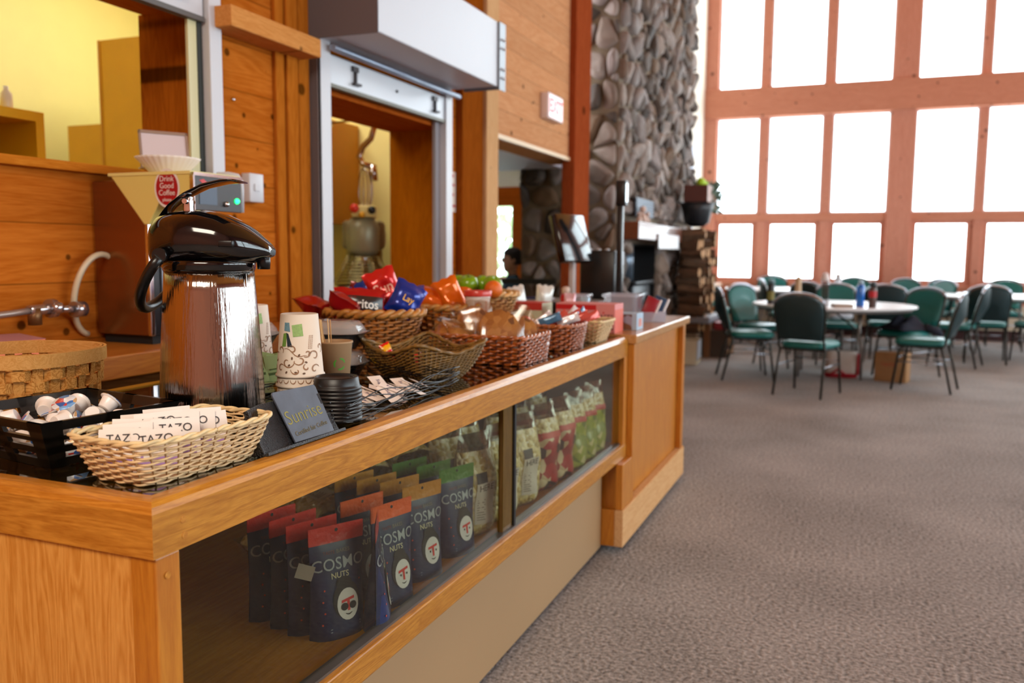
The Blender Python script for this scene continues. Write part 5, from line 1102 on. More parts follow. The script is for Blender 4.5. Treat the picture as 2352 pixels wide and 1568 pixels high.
# kitchen cupboards and machines
CY = mat('cupboard_yellow', (196, 140, 10), .45, var=.05)
t = thing('wall_cupboard', 'tall golden yellow cupboard end in the kitchen seen through the left hatch', 'cupboard', (-3.55, 4.25, 1.2)); MB().box(-1.07, .3, 0, .55, .3, 1.385).build('carcass', CY, t); MB().box(-1.07, -1.05, -.006, 0, .3, 1.385).build('edge', mat('edge_ochre', (176, 116, 10), .5), t)
t = thing('low_cupboard', 'lower golden yellow cupboard left of the tall one in the kitchen', 'cupboard', (-4.6, 4.25, 1.2)); MB().box(-.32, -.025, 0, .55, -.25, .86).build('carcass', CY, t)
t = thing('open_shelf', 'open yellow-edged shelf unit with dark inside at the left of the hatch', 'shelf unit', (-3.2, 2.2, 1.2)); m = MB(); m.box(-.5, .0, -1.2, .45, .575, .615).box(-.5, .0, .41, .45, 0, .575).box(-.5, .0, -1.2, .45, 0, .02); m.build('frame', mat('shelf_yellow', (236, 184, 20), .45), t); MB().box(-.5, -.48, -1.2, .41, .02, .575).build('back', mat('shelf_dark', (96, 50, 20), .6), t)
t = thing('small_bottle', 'small pale bottle standing on the open shelf unit', 'bottle', (-3.25, 2.52, 1.815)); MB().lathe([(.022, 0), (.024, .01), (.022, .06), (.01, .075), (.01, .09)], n=16).build('bottle', mat('bottle_cream', (232, 224, 190), .4), t)
t = thing('wall_cupboard', 'golden cupboard behind the mixer in the kitchen seen through the right hatch', 'cupboard', (-3.42, 5.0, 1.44)); MB().box(-.4, 0, -.6, .44, 0, .71).build('carcass', CY, t)
MX = mat('mixer_grey', (150, 148, 118), .35, .2)
t = thing('stand_mixer', 'big grey stand mixer with wire guard in the kitchen', 'mixer', (-3.05, 4.90, .0), rad(30))
m = MB(); m.rbox(-.25, .25, -.30, .35, 0, .06, .03).rbox(-.12, .12, .12, .34, .06, 1.30, .06); m.build('pedestal', MX, t)
m = MB(); m.lathe([(.08, 1.22), (.105, 1.26), (.105, 1.40), (.08, 1.46), (.03, 1.47)], (0, -.10, 0), 24).rbox(-.14, .14, -.05, .36, 1.26, 1.45, .05); m.build('motor_head', MX, t)
MB().lathe([(.09, .74), (.16, .80), (.19, .95), (.195, 1.03), (.185, 1.03), (.15, .82)], (0, -.12, 0), 32).build('bowl', STEEL, t)
m = MB()
for k in range(8): m.tube([(.185*f*cos(a), -.12+.185*f*sin(a), z) for a in [2*pi*j/24 for j in range(24)]], .004, 5, True) if False else None
for k in range(9): f = 1-.06*k; m.tube([(.19*f*cos(a), -.12+.19*f*sin(a), 1.05+.02*k) for a in [2*pi*j/24 for j in range(24)]], .004, 5, True)
for k in range(12): a = 2*pi*k/12; m.cyl((.19*cos(a), -.12+.19*sin(a), 1.05), (.10*cos(a), -.12+.10*sin(a), 1.22), .003, 5)
m.build('wire_guard', mat('guard_steel', (190, 180, 130), .2, .9), t)
MB().lathe([(.05, 1.15), (.05, 1.25)], (0, -.12, 0), 20).build('planetary', CHROME, t)
MB().box(.141, .145, .02, .26, 1.30, 1.38).build('name_plate', mat('plate_cream', (206, 196, 150), .4), t)
MB().rbox(-.07, .09, -.2, -.05, 1.465, 1.54, .02).build('gear_box', mat('gear_cream', (220, 204, 130), .4), t); MB().ball((-.05, -.2, 1.52), .03, 12, 8).build('red_button', mat('button_red', (214, 50, 20), .4), t); MB().ball((.06, -.205, 1.51), .026, 12, 8).build('black_knob', BLACK, t); MB().ball((.0, -.205, 1.48), .02, 10, 6).build('yellow_button', mat('button_yellow', (220, 160, 30), .4), t)
t = thing('utensil_rail', 'steel rail holding mixer attachments over the mixer', 'rail', (-3.0, 4.85, 2.10)); MB().cyl((-.35, .1, 0), (.25, -.05, 0), .008, 8).build('rail', STEEL, t); MB().box(-.37, -.34, .08, .14, -.02, .03).box(.24, .27, -.08, -.02, -.02, .03).build('bracket', STEEL, t)
t = thing('dough_hook', 'spiral steel dough hook hanging above the mixer', 'dough hook', (-2.98, 4.84, 1.80)); m = MB(); m.tube([(-.02, 0, .30), (.03, 0, .29), (.055, 0, .24), (.03, 0, .17), (-.03, 0, .12), (-.06, 0, .06), (-.03, 0, .01), (.04, 0, -.01)], .020, 10).cyl((.04, 0, .0), (.05, 0, -.10), .026, 12); m.build('hook', STEEL, t)
t = thing('wire_whisk', 'large wire whisk hanging between the hook and the mixer', 'whisk', (-3.0, 4.82, 1.50)); m = MB()
for k in range(6):
    a = pi*k/6; m.tube([(.06*sin(q)*cos(a), .06*sin(q)*sin(a), .14-.14*cos(q)+.0) for q in [pi*j/12*1.0 for j in range(13)]], .004, 5)
m.build('wires', STEEL, t); MB().cyl((0, 0, -.0), (0, 0, -.06), .016, 10).build('handle', STEEL, t)
m = None
for i, (x, z, h_, w_) in enumerate(((-2.90, 1.80, .26, .14), (-2.93, 1.40, .30, .17), (-2.90, 1.02, .33, .12))):
    t = thing('pinned_sheet', ['upper blank paper sheet pinned on the kitchen end wall', 'middle handwritten paper sheet on the kitchen end wall', 'lowest paper sheet on the kitchen end wall'][i], 'notice', (x, 5.447, z)); MB().box(-w_/2, w_/2, -.001, 0, 0, h_).build('sheet', mat('paper_cream', (222, 212, 160), .7), t)
    if i == 1:
        m = MB(); [m.tube([(-.05+.012*k, -.002, .06+.07*r_+.012*sin(3*k+r_)) for k in range(8)], .002, 4) for r_ in range(3)]; m.build('writing', mat('ink_pencil', (120, 112, 90), .7), t)
# ================================================================ STONE CHIMNEY, HEARTH, FIREWOOD, PERSON
ST = bpy.data.materials.new('field_stone'); ST.use_nodes = True; nt = ST.node_tree; N = nt.nodes; L = nt.links; b = N['Principled BSDF']; b.inputs['Roughness'].default_value = .75
at_ = N.new('ShaderNodeAttribute'); at_.attribute_name = 'stone'; r = N.new('ShaderNodeValToRGB'); L.new(at_.outputs['Fac'], r.inputs[0]); e = r.color_ramp.elements
for c in ((.25, (98, 86, 78)), (.5, (146, 134, 130)), (.75, (106, 80, 56))): q = e.new(c[0]); q.color = lin(c[1])
e[0].color = lin((58, 46, 38)); e[-1].color = lin((164, 152, 146))
g = N.new('ShaderNodeNewGeometry'); nz = N.new('ShaderNodeTexNoise'); nz.inputs['Scale'].default_value = 9; nz.inputs['Detail'].default_value = 6; L.new(g.outputs['Position'], nz.inputs['Vector'])
mx = N.new('ShaderNodeVectorMath'); mx.operation = 'SCALE'; L.new(r.outputs[0], mx.inputs[0]); mt = N.new('ShaderNodeMath'); mt.operation = 'MULTIPLY_ADD'; L.new(nz.outputs['Fac'], mt.inputs[0]); mt.inputs[1].default_value = .9; mt.inputs[2].default_value = .55; L.new(mt.outputs[0], mx.inputs['Scale']); L.new(mx.outputs[0], b.inputs['Base Color'])
bp = N.new('ShaderNodeBump'); bp.inputs['Strength'].default_value = .6; bp.inputs['Distance'].default_value = .03; L.new(nz.outputs['Fac'], bp.inputs['Height']); L.new(bp.outputs[0], b.inputs['Normal'])
MORT = mat('mortar', (116, 100, 82), .9, var=.12, vscale=8)
def clip(poly, px, py, nx, ny):
    """keep the part of poly where (p-(px,py)).n <= 0"""
    o = []
    for i in range(len(poly)):
        a, b_ = poly[i-1], poly[i]; da = (a[0]-px)*nx+(a[1]-py)*ny; db = (b_[0]-px)*nx+(b_[1]-py)*ny
        if da <= 0: o.append(a) if not o or o[-1] != a else None
        if (da < 0) != (db < 0) and abs(da-db) > 1e-9: f = da/(da-db); o.append((a[0]+f*(b_[0]-a[0]), a[1]+f*(b_[1]-a[1])))
    return o
def stone_face(name, o_, u, nrm, W_, H_, par, seed, sw=.30, sh=.24):
    """irregular field stones: rounded cells packed over a face of W_ by H_ starting at o_"""
    rg = random.Random(seed); mb = MB(); tone = []; o_ = Vector(o_); u = Vector(u); nrm = Vector(nrm); up_ = Vector((0, 0, 1))
    pts = []; nx_, nz_ = max(1, round(W_/sw)), max(1, round(H_/sh))
    for j in range(nz_+1):
        for i in range(nx_+1):
            if rg.random() < .12: continue
            pts.append(((i+.5*(j % 2)+rg.uniform(-.38, .38))*W_/nx_, (j+rg.uniform(-.38, .38))*H_/nz_))
            if rg.random() < .22: pts.append((pts[-1][0]+rg.uniform(.08, .16), pts[-1][1]+rg.uniform(.07, .16)))
    for (px, pz) in pts:
        poly = [(0, 0), (W_, 0), (W_, H_), (0, H_)]
        for (qx, qz) in pts:
            dx, dz = qx-px, qz-pz
            if (dx or dz) and abs(dx) < 1.3 and abs(dz) < 1.3:
                poly = clip(poly, (px+qx)/2, (pz+qz)/2, dx, dz)
                if len(poly) < 3: break
        if len(poly) < 3: continue
        cx, cz = sum(p[0] for p in poly)/len(poly), sum(p[1] for p in poly)/len(poly)
        if not (0 < cx < W_ and 0 < cz < H_): continue
        for _ in range(2): poly = [q for k in range(len(poly)) for q in ((poly[k-1][0]*.75+poly[k][0]*.25, poly[k-1][1]*.75+poly[k][1]*.25), (poly[k-1][0]*.25+poly[k][0]*.75, poly[k-1][1]*.25+poly[k][1]*.75))]
        r_ = max(.03, max(math.hypot(x-cx, y-cz) for x, y in poly)); sc = 1-min(.2, .014/r_*1.6); dep = rg.uniform(.03, .075); tx, tz = rg.uniform(-.22, .22), rg.uniform(-.22, .22); n0 = len(mb.v); R = []
        for f, d in ((1.0, -.01), (.98, .45*dep), (.86, .85*dep), (.5, dep)):
            R.append([tuple(o_+u*(cx+(x-cx)*sc*f)+up_*(cz+(y-cz)*sc*f)+nrm*(d+(x-cx)*tx*(d > 0)+(y-cz)*tz*(d > 0)+rg.uniform(-.003, .003))) for x, y in poly])
        mb.loft(R, False, True); tone += [rg.random()]*(len(mb.v)-n0)
    ob = mb.build(name, ST, par); at = ob.data.attributes.new('stone', 'FLOAT', 'POINT'); at.data.foreach_set('value', tone); return ob
t = thing('stone_chimney', 'tall field stone chimney with fireplace opening beyond the red post', 'chimney', (-2.7, 9.8, 0))
def l5(): m = MB(); m.T = TR(2.7, -9.8, 0); return m
m = l5(); m.box(-3.14, -2.17, 7.98, 8.35, 0, ZC); m.box(-3.14, -2.17, 8.35, 9.75, 1.35, ZC); m.box(-3.14, -2.17, 9.75, 11.7, 0, ZC); m.box(-3.14, -2.75, 8.35, 9.75, 0, 1.35); m.build('mortar_core', MORT, t)
stone_face('stone_facing', (-3.14+2.7, 7.98-9.8, 0), (1, 0, 0), (0, -1, 0), .97, ZC, t, 5, .25, .22)
stone_face('stone_facing', (-2.17+2.7, 7.98-9.8, 1.62), (0, 1, 0), (1, 0, 0), 3.72, ZC-1.62, t, 6, .21, .23)
stone_face('stone_facing', (-2.17+2.7, 7.98-9.8, 0), (0, 1, 0), (1, 0, 0), .38, 1.4, t, 7)
stone_face('stone_facing', (-2.17+2.7, 9.72-9.8, 0), (0, 1, 0), (1, 0, 0), 1.98, 1.62, t, 8)
l5().box(-2.74, -2.2, 8.36, 9.74, 0, 1.34).build('firebox', mat('soot', (22, 22, 24), .9), t) if False else l5().box(-2.76, -2.74, 8.36, 9.74, 0, 1.34).box(-2.74, -2.18, 9.73, 9.749, 0, 1.34).box(-2.74, -2.18, 8.351, 8.37, 0, 1.34).box(-2.74, -2.18, 8.36, 9.74, 1.33, 1.349).build('firebox_lining', mat('soot', (22, 22, 24), .9), t)
m = l5(); m.box(-2.09, -2.07, 8.35, 9.1, 1.62, 1.80); m.build('air_grille', mat('grille_slate', (54, 62, 78), .4, .3), t); m = l5()
for k in range(6): m.box(-2.07, -2.06, 8.36, 9.09, 1.635+.027*k, 1.645+.027*k)
m.build('grille_bar', mat('grille_bar', (92, 104, 124), .4, .4), t)
t = thing('mantel', 'thick wooden mantel beam on the stone chimney', 'mantel', (-2.1, 9.0, 1.38)); MB().box(-.02, .15, -1.02, 1.1, 0, .17).build('beam', wood('mantel_wood', (96, 48, 30), (128, 72, 46), 'Y', 2, .3, coat=.5), t, .01)
t = thing('white_banner', 'blank white board hanging from the mantel front', 'banner', (-1.94, 9.25, 1.30)); MB().box(0, .006, -.45, .6, 0, .15).build('board', mat('board_white', (236, 238, 242), .4), t)
t = thing('figurine', 'small pale figurine on the mantel', 'figurine', (-2.02, 8.42, 1.55)); MB().lathe([(.04, 0), (.05, .03), (.03, .08), (.015, .10)], n=16).ball((0, 0, .13), .036, 12, 8).build('body', mat('porcelain', (214, 184, 170), .5), t)
t2 = dup(t, (-2.02, 8.62, 1.55), label='second pale figurine on the mantel, further from the post', scale=.7)
t2 = dup(t, (-2.0, 8.2, 1.55), label='low pale figurine on the mantel end nearest the post', scale=.6)
IR = mat('stove_iron', (38, 42, 48), .35, .5)
t = thing('wood_stove', 'grey iron stove with arched glass door in the fireplace', 'stove', (-2.25, 9.0, 0)); MB().rbox(-.35, .10, -.38, .38, .12, .92, .03).build('body', IR, t); MB().rbox(-.38, .14, -.42, .42, .92, .96, .03).build('top_plate', IR, t); MB().cyl((-.1, 0, .96), (-.1, 0, 1.36), .10, 20).build('flue', mat('flue_grey', (104, 116, 130), .3, .6), t)
m = MB(); m.prism([(-.2, .3)]+[(.2*cos(a), .62+.2*sin(a)) for a in [pi*k/14 for k in range(15)]][::1]+[(-.2, .3)][:0]+[(-.2, .62), (-.2, .3), (.2, .3)][1:], .10, .125, 'X'); m.build('door', IR, t)
m = MB(); m.tube([(.13, -.2, .3)]+[(.13, -.2*cos(a), .62+.2*sin(a)) for a in [pi*k/14 for k in range(15)]]+[(.13, .2, .3)], .022, 8); m.build('door_arch', mat('arch_grey', (96, 102, 110), .3, .6), t)
m = MB(); m.add([(.127, -.16*cos(a), .60+.16*sin(a)) for a in [pi*k/14 for k in range(15)]]+[(.127, .16, .36), (.127, -.16, .36)], [tuple(range(17))], False); m.build('door_glass', mat('stove_glass', (70, 60, 56), .05, coat=1), t)
for i in range(4): MB().cyl(((-.3, .05)[i % 2], (-.3, .3)[i//2], 0), ((-.3, .05)[i % 2], (-.3, .3)[i//2], .13), .03, 8).build('leg', IR, t)
# firewood stack beside the chimney
BARK = mat('bark_brown', (92, 66, 46), .9, var=.35, vscale=12, bump=.8, bscale=30); ENDW = mat('log_end', (176, 132, 88), .8, var=.2, vscale=20)
def log(name='split_log', seed=1):
    rg = random.Random(seed); n = 5+seed % 3; prof_ = [(cos(2*pi*k/n+.3)*rg.uniform(.8, 1.15), sin(2*pi*k/n+.3)*rg.uniform(.8, 1.15)) for k in range(n)]
    m = MB(); R = [[(x, a*.065*s_, b_*.065*s_) for a, b_ in prof_] for x, s_ in ((-.14, .95), (-.06, 1.04), (.04, .98), (.14, 1.0))]; m.loft(R, False, False, False); o = thing(name, '', 'log', group='split logs stacked by the chimney'); m.build('bark_side', BARK, o)
    MB().add(R[0], [tuple(range(n))[::-1]], False).build('cut_end', ENDW, o); MB().add(R[-1], [tuple(range(n))], False).build('cut_end', ENDW, o); return o
LG = [log(seed=s_) for s_ in (1, 2, 3)]; used = [False]*3; rg = random.Random(12)
spots = []
for row in range(11):
    for c_ in range(8): spots.append((-1.89, 10.28+.128*c_+.03*(row % 2), .36+.112*row))
for i, (x, y, z) in enumerate(spots):
    k = i % 3
    o = LG[k] if not used[k] else dup(LG[k]); used[k] = True
    o['label'] = 'split log in the '+('low' if z < .8 else 'middle' if z < 1.35 else 'top')+' part of the firewood stack beside the chimney'
    o.location = (x+rg.uniform(-.02, .06), y+rg.uniform(-.02, .02), z+rg.uniform(-.01, .01)); o.rotation_euler = (rg.uniform(0, 6), rad(rg.uniform(-7, 7)), rad(rg.uniform(-14, 14))); o.scale = (rg.uniform(.85, 1.15), rg.uniform(.8, 1.1), rg.uniform(.8, 1.1))
t = thing('log_rack', 'low stone plinth under the firewood stack', 'plinth', (-1.90, 10.75, 0)); MB().rbox(-.15, .15, -.58, .62, 0, .30, .02).build('plinth', MORT, t)
t = thing('black_pot', 'black iron pot on top of the firewood stack', 'pot', (-1.87, 10.6, 1.575)); MB().lathe([(.08, 0), (.15, .05), (.18, .2), (.21, .29), (.19, .29), (.15, .06)], n=28).build('pot', mat('pot_black', (30, 32, 38), .4), t); 
t = thing('flower_box', 'dark red wooden box on the black pot with leaves spilling out', 'planter', (-1.87, 10.6, 1.868)); MB().box(-.13, .15, -.2, .2, 0, .2).build('box', mat('box_maroon', (86, 40, 32), .5), t, .004); MB().box(.151, .156, -.2, .2, 0, .2).build('box_front', mat('box_pink_grey', (190, 160, 150), .5), t)
m = MB(); rg = random.Random(2)
for i in range(220):
    c = Vector((rg.uniform(-.05, .24), rg.uniform(.05, .42), rg.uniform(-.12, .26))); u = Vector((rg.uniform(-1, 1), rg.uniform(-1, 1), rg.uniform(-1, 1))).normalized()*.05; v = u.orthogonal().normalized()*.022; m.add([c-u, c+v, c+u, c-v], [(0, 1, 2, 3)], False)
m.build('leaves', mat('leaf_grey_green', (92, 116, 100), .6), t); MB().ball((.05, -.08, .24), .055, 12, 8).ball((.08, -.02, .22), .045, 12, 8).build('lime_flower', mat('lime', (180, 220, 40), .5), t)
t = thing('grey_map', 'pale blue-grey map poster on the cream wall beside the window', 'poster', (XW-.048, 12.6, 1.55)); MB().box(0, .003, -.5, .9, 0, 1.35).build('sheet', mat('map_pale', (206, 214, 232), .6, var=.08, vscale=3), t)
# hearth slabs, crate of kindling
SL = mat('slab_grey', (132, 134, 144), .55, var=.15, vscale=6)
t = thing('stone_bench', 'grey stone slab bench in front of the firewood', 'bench', (-1.98, 10.6, 0)); MB().rbox(.02, .36, -.35, .55, .42, .50, .02).build('slab', SL, t); MB().box(.27, .34, -.2, -.05, 0, .42).build('support', mat('support_wood', (120, 76, 40), .7), t); MB().box(.27, .34, .3, .45, 0, .42).build('support', mat('support_wood', (120, 76, 40), .7), t)
t = thing('stone_bench', 'grey stone slab bench further back towards the windows', 'bench', (-2.12, 12.1, 0)); MB().rbox(-.16, .16, -.25, .28, .44, .53, .02).build('slab', SL, t); MB().box(-.12, .12, -.2, .25, 0, .44).build('support', wood('bench_pine', (170, 96, 44), (200, 130, 70), 'Y', 2, .5), t)
t = thing('window_ledge', 'pine ledge with pale top in the corner beside the far windows', 'ledge', (-2.2, 13.4, 0)); MB().box(-.2, .08, -.9, .9, 0, .72).build('front', wood('bench_pine', (170, 96, 44), (200, 130, 70)), t); MB().box(-.2, .12, -.95, .9, .72, .78).build('top', mat('ledge_top', (226, 196, 170), .4), t, .005)
t = thing('kindling_crate', 'open crate of kindling on the carpet below the stone bench', 'crate', (-1.87, 9.85, 0), rad(4)); m = MB(); m.box(-.15, .2, -.22, -.2, .02, .26).box(-.15, .2, .20, .22, .02, .26).box(-.15, .2, -.22, .22, 0, .02); m.build('crate', mat('crate_pale', (206, 190, 160), .6), t); MB().box(.195, .205, -.22, .22, .05, .26).build('crate_side', mat('crate_grey', (168, 168, 174), .5), t)
for k in range(5):
    o = dup(LG[k % 3], (-1.85, 9.72+.075*k, .07+.05*(k % 2)), label='small split log standing out of the pale open crate', rot=(k, rad(-8), rad(6*k-9))); o.scale = (.95, .55, .55); o['group'] = 'logs in the pale crate'
t = thing('kindling_crate', 'dark shelf crate of logs behind the pale crate', 'crate', (-1.46, 10.75, 0), 0); m = MB(); m.box(-.2, .02, -.3, .35, .27, .33).box(-.2, .02, .30, .35, 0, .27).box(-.2, .02, -.3, -.27, 0, .27); m.build('crate', mat('crate_dark', (70, 54, 42), .7), t)
for k in range(8):
    o = dup(LG[k % 3], (-1.54, 10.57+.125*(k % 4), .065+.12*(k//4)), label='split log on the low shelf of the dark crate', rot=(k*1.3, 0, rad(3*k-9))); o.scale = (.8, .8, .8); o['group'] = 'logs in the dark crate'
MB().box(-.15, .0, -.22, .05, .335, .42).build('red_item', mat('item_red', (150, 30, 46), .5), t)
# black rail in the alcove
t = thing('alcove_rail', 'black rail in front of the seated person in the alcove', 'rail', (-3.0, 7.6, 0), rad(8)); MB().box(-1.3, .35, -.02, .02, .95, 1.0).build('handrail', BLACKM, t)
for x in (-1.2, -.5, .3): MB().box(x-.015, x+.015, -.015, .015, 0, .95).build('post', BLACKM, t)
# seated person seen past the alcove opening
def skin(name, verts, edges, rads, m_, par, sub=2, root=0):
    me = bpy.data.meshes.new(name); me.from_pydata(verts, edges, []); me.materials.append(m_); o = bpy.data.objects.new(name, me); COL.objects.link(o); o.parent = par
    sk = o.modifiers.new('skin', 'SKIN'); 
    for i, v in enumerate(me.skin_vertices[0].data): v.radius = (rads[i], rads[i]) if not isinstance(rads[i], tuple) else rads[i]; v.use_root = (i == root)
    sb = o.modifiers.new('sub', 'SUBSURF'); sb.levels = sb.render_levels = sub
    for p in me.polygons: p.use_smooth = True
    sk.use_smooth_shade = True; return o
SK = mat('skin_tone', (206, 150, 124), .55)
t = thing('person', 'person with short dark hair in a teal top seated in the alcove', 'person', (-3.43, 8.45, 0), rad(125))
V = [(0, 0, .50), (0, .01, .68), (0, .0, .86), (0, -.01, .97), (0, .0, 1.03),
     (.19, 0, .93), (.24, .05, .72), (.17, .25, .66), (-.19, 0, .93), (-.24, .05, .72), (-.17, .25, .66),
     (.1, .04, .49), (.13, .44, .49), (.13, .46, .10), (.13, .56, .05), (-.1, .04, .49), (-.13, .44, .49), (-.13, .46, .10), (-.13, .56, .05)]
E = [(0, 1), (1, 2), (2, 3), (3, 4), (2, 5), (5, 6), (6, 7), (2, 8), (8, 9), (9, 10), (0, 11), (11, 12), (12, 13), (13, 14), (0, 15), (15, 16), (16, 17), (17, 18)]
RA = [(.15, .12), (.14, .11), (.16, .11), .07, .055, .06, .05, .038, .06, .05, .038, .085, .07, .045, .04, .085, .07, .045, .04]
skin('body', V, E, RA, mat('top_teal', (44, 70, 84), .8), t)
h = MB(); R = []
for z, rx, ry, cy in ((-.135, .02, .02, .03), (-.125, .04, .045, .035), (-.09, .058, .072, .022), (-.04, .070, .088, .006), (0, .076, .097, 0), (.05, .076, .098, -.004), (.09, .064, .085, -.006), (.115, .036, .05, -.008), (.125, .004, .006, -.008)):
    R.append([(rx*cos(a), cy+ry*sin(a), 1.17+z) for a in [2*pi*k/24 for k in range(24)]])
h.loft(R, True, True); hd = h.build('head', SK, t)
MB().prism([(-.014, 1.14), (.014, 1.14), (.006, 1.185), (-.006, 1.185)], .085, .118, 'Y').build('nose', SK, hd, .004)
for s_ in (-1, 1):
    MB().ball((s_*.030, .086, 1.182), .010, 10, 6).build('eye', mat('eye_dark', (50, 40, 36), .3), hd); MB().ball((s_*.076, -.005, 1.165), .024, 10, 6, sx=.35, sy=.7).build('ear', SK, hd)
    MB().box(s_*.03-.014, s_*.03+.014, .086, .096, 1.198, 1.204).build('eyebrow', mat('hair_dark', (44, 34, 30), .8), hd)
MB().box(-.022, .022, .086, .097, 1.105, 1.112).build('mouth', mat('lips', (160, 90, 80), .5), hd)
MB().cyl((0, 0, 1.0), (0, .0, 1.09), .05, 16).build('neck', SK, t)
h = MB(); R = []
for z, rx, ry, cy in ((-.05, .074, .07, -.030), (0, .083, .092, -.018), (.05, .084, .104, -.010), (.095, .072, .094, -.008), (.125, .044, .06, -.010), (.136, .004, .006, -.01)):
    R.append([(rx*cos(a), cy+ry*sin(a), 1.17+z+(.03 if sin(a) > .5 and z < .05 else 0)) for a in [2*pi*k/24 for k in range(24)]])
h.loft(R, False, True); h.build('hair', mat('hair_dark', (44, 34, 30), .8), t)
for s_ in (-1, 1):
    hb = MB(); hb.rbox(s_*.17-.04, s_*.17+.04, .27, .36, .64, .668, .015).build('hand', SK, t) if False else None
    hm = MB(); bx = s_*.16
    R = [[(bx+w_*cos(a), y, .655+h_*sin(a)) for a in [2*pi*k/12 for k in range(12)]] for y, w_, h_ in ((.25, .026, .022), (.29, .038, .016), (.34, .042, .014))]; hm.loft(R, True, True)
    for k in range(4): fx = bx-.030+.020*k; ln = (.062, .072, .068, .052)[k]; hm.tube([(fx, .335, .656), (fx, .335+ln*.5, .658), (fx, .335+ln*.85, .646), (fx, .335+ln, .634)], [.0095, .009, .0085, .007], 7)
    hm.tube([(bx-s_*.03, .285, .655), (bx-s_*.052, .31, .655), (bx-s_*.056, .335, .648)], [.011, .010, .008], 7); hm.build('hand', SK, t)
t = thing('stool', 'dark stool under the person in the alcove', 'stool', (-3.43, 8.50, 0)); MB().rbox(-.26, .26, -.2, .3, .30, .38, .03).box(-.22, -.18, -.16, -.12, 0, .3).box(.18, .22, -.16, -.12, 0, .3).box(-.22, -.18, .2, .24, 0, .3).box(.18, .22, .2, .24, 0, .3).build('seat', BLACKM, t)
# ================================================================ TABLES AND BANQUET CHAIRS
GRF = mat('teal_vinyl', (16, 108, 104), .4, coat=.15); GRB = mat('dark_green_fabric', (14, 44, 48), .6); FRM = DSTEEL; SIL = mat('frame_silver', (176, 180, 190), .22, .9)
def chair_proto():
    t = thing('banquet_chair', '', 'chair', group='green banquet chairs around the tables')
    # seat: faces +Y, back at -Y
    m = MB(); R = []
    for f, z in ((.93, .425), (1.0, .435), (1.01, .455), (.97, .475), (.80, .488), (.4, .494)):
        R.append([(x*f, y*f+.02*(1-f), z) for x, y in [(px*(1+.06*(py/.22)), py) for px, py in loop(.215, .22, 4.5, 32)]])
    m.loft(R, True, True); s_ = m.build('seat', GRF, t)
    MB().box(-.19, .19, -.19, .19, .405, .427).build('seat_pan', BLACKM, t)
    # backrest, leaning
    def bo(z): return -.225-.115*((z-.45)/.47)**1.15 if z > .45 else -.225
    out = []
    for k in range(25):
        a = pi*k/24; out.append((.215*cos(a), .785+.115*sin(a)**.85))
    outline = [(.195, .50), (.205, .60), (.218, .72)]+out+[(-.218, .72), (-.205, .60), (-.195, .50)]
    n = len(outline)
    def lay(sc, off): return [(x*sc, bo(z)+off, .52+(z-.52)*sc if z > .52 else z+(1-sc)*.05) for x, z in outline]
    m = MB(); m.loft([lay(.97, .002), lay(.985, .014), lay(.93, .030), lay(.6, .036)], False, True); m.build('backrest', GRF, t)
    m = MB(); m.loft([lay(.975, .002), lay(.99, -.008), lay(.93, -.016), lay(.5, -.018)], False, True); m.build('back_shell', GRB, t)
    m = MB(); pts = [(x*1.03, bo(z)+.004, z+.008) for x, z in [(.20, .44)]+outline+[(-.20, .44)]]; m.tube(pts, .011, 7); m.build('back_frame', FRM, t)
    m = MB(); tp = [(x*1.03, bo(z)+.004, z+.012) for x, z in out[2:-2]]; m.tube(tp, .0155, 7); m.build('top_rail', SIL, t)
    m = MB(); m.add([(.055*cos(a), bo(.855)-.021, .852+.014*sin(a)) for a in [2*pi*k/14 for k in range(14)]], [tuple(range(14))], False); m.build('hand_hole', mat('hole_pink', (150, 110, 108), .6), t)
    for sx in (-1, 1):
        m = MB(); m.tube([(sx*.205, -.235, .46), (sx*.20, -.19, .41), (sx*.205, -.22, .30), (sx*.215, -.29, .0)], .0115, 8); m.build('leg', FRM, t)
        m = MB(); m.tube([(sx*.19, .10, .415), (sx*.20, .165, .38), (sx*.212, .215, .0)], .0115, 8); m.build('leg', FRM, t)
        m = MB(); m.cyl((sx*.207, -.225, .27), (sx*.205, .185, .27), .007, 6); m.build('stretcher', SIL, t)
    m = MB(); m.cyl((-.2, .18, .30), (.2, .18, .30), .007, 6); m.build('stretcher', SIL, t)
    return t
def chair_at(x, y, fx, fy, label):
    rz = math.atan2(-fx, fy)
    if not CH0[1]: o = CH0[0]; CH0[1] = True; o.location = (x, y, 0); o.rotation_euler = (0, 0, rz); o['label'] = label; return o
    return dup(CH0[0], (x, y, 0), rz, label)
CH0 = [chair_proto(), False]
T1 = (-.24, 9.45)
chair_at(-.38, 8.10, .30, .95, 'green banquet chair nearest the camera, its dark back turned to us')
chair_at(-1.0, 8.86, .96, .28, 'green banquet chair side-on at the left of the near round table')
chair_at(-.98, 9.74, .75, -.55, 'green banquet chair facing us between the left side-on chair and the window')
chair_at(.58, 8.82, -.96, .22, 'green banquet chair side-on at the right of the near round table')
chair_at(.47, 9.68, -.62, -.78, 'green banquet chair at the right of the near table with a dark jacket on it')
chair_at(-.22, 10.45, .1, -1, 'green banquet chair across the near table with a white cloth on it')
chair_at(.34, 10.95, .15, .98, 'green banquet chair with silver top rail beyond the near table, back to us')
chair_at(1.02, 10.9, -.9, .25, 'green banquet chair side-on behind the right side-on chair')
chair_at(-.45, 11.35, .45, .88, 'green banquet chair beyond the near table behind the clear bottle')
chair_at(-.88, 11.95, .9, .2, 'green banquet chair beyond the near table left of the clear bottle')
chair_at(-.06, 13.45, .0, -1, 'green banquet chair by the windows behind the middle table')
chair_at(.86, 12.98, -.8, -.6, 'green banquet chair at the far right of the middle table')
chair_at(.48, 13.45, -.5, -.85, 'green banquet chair under the post between the windows')
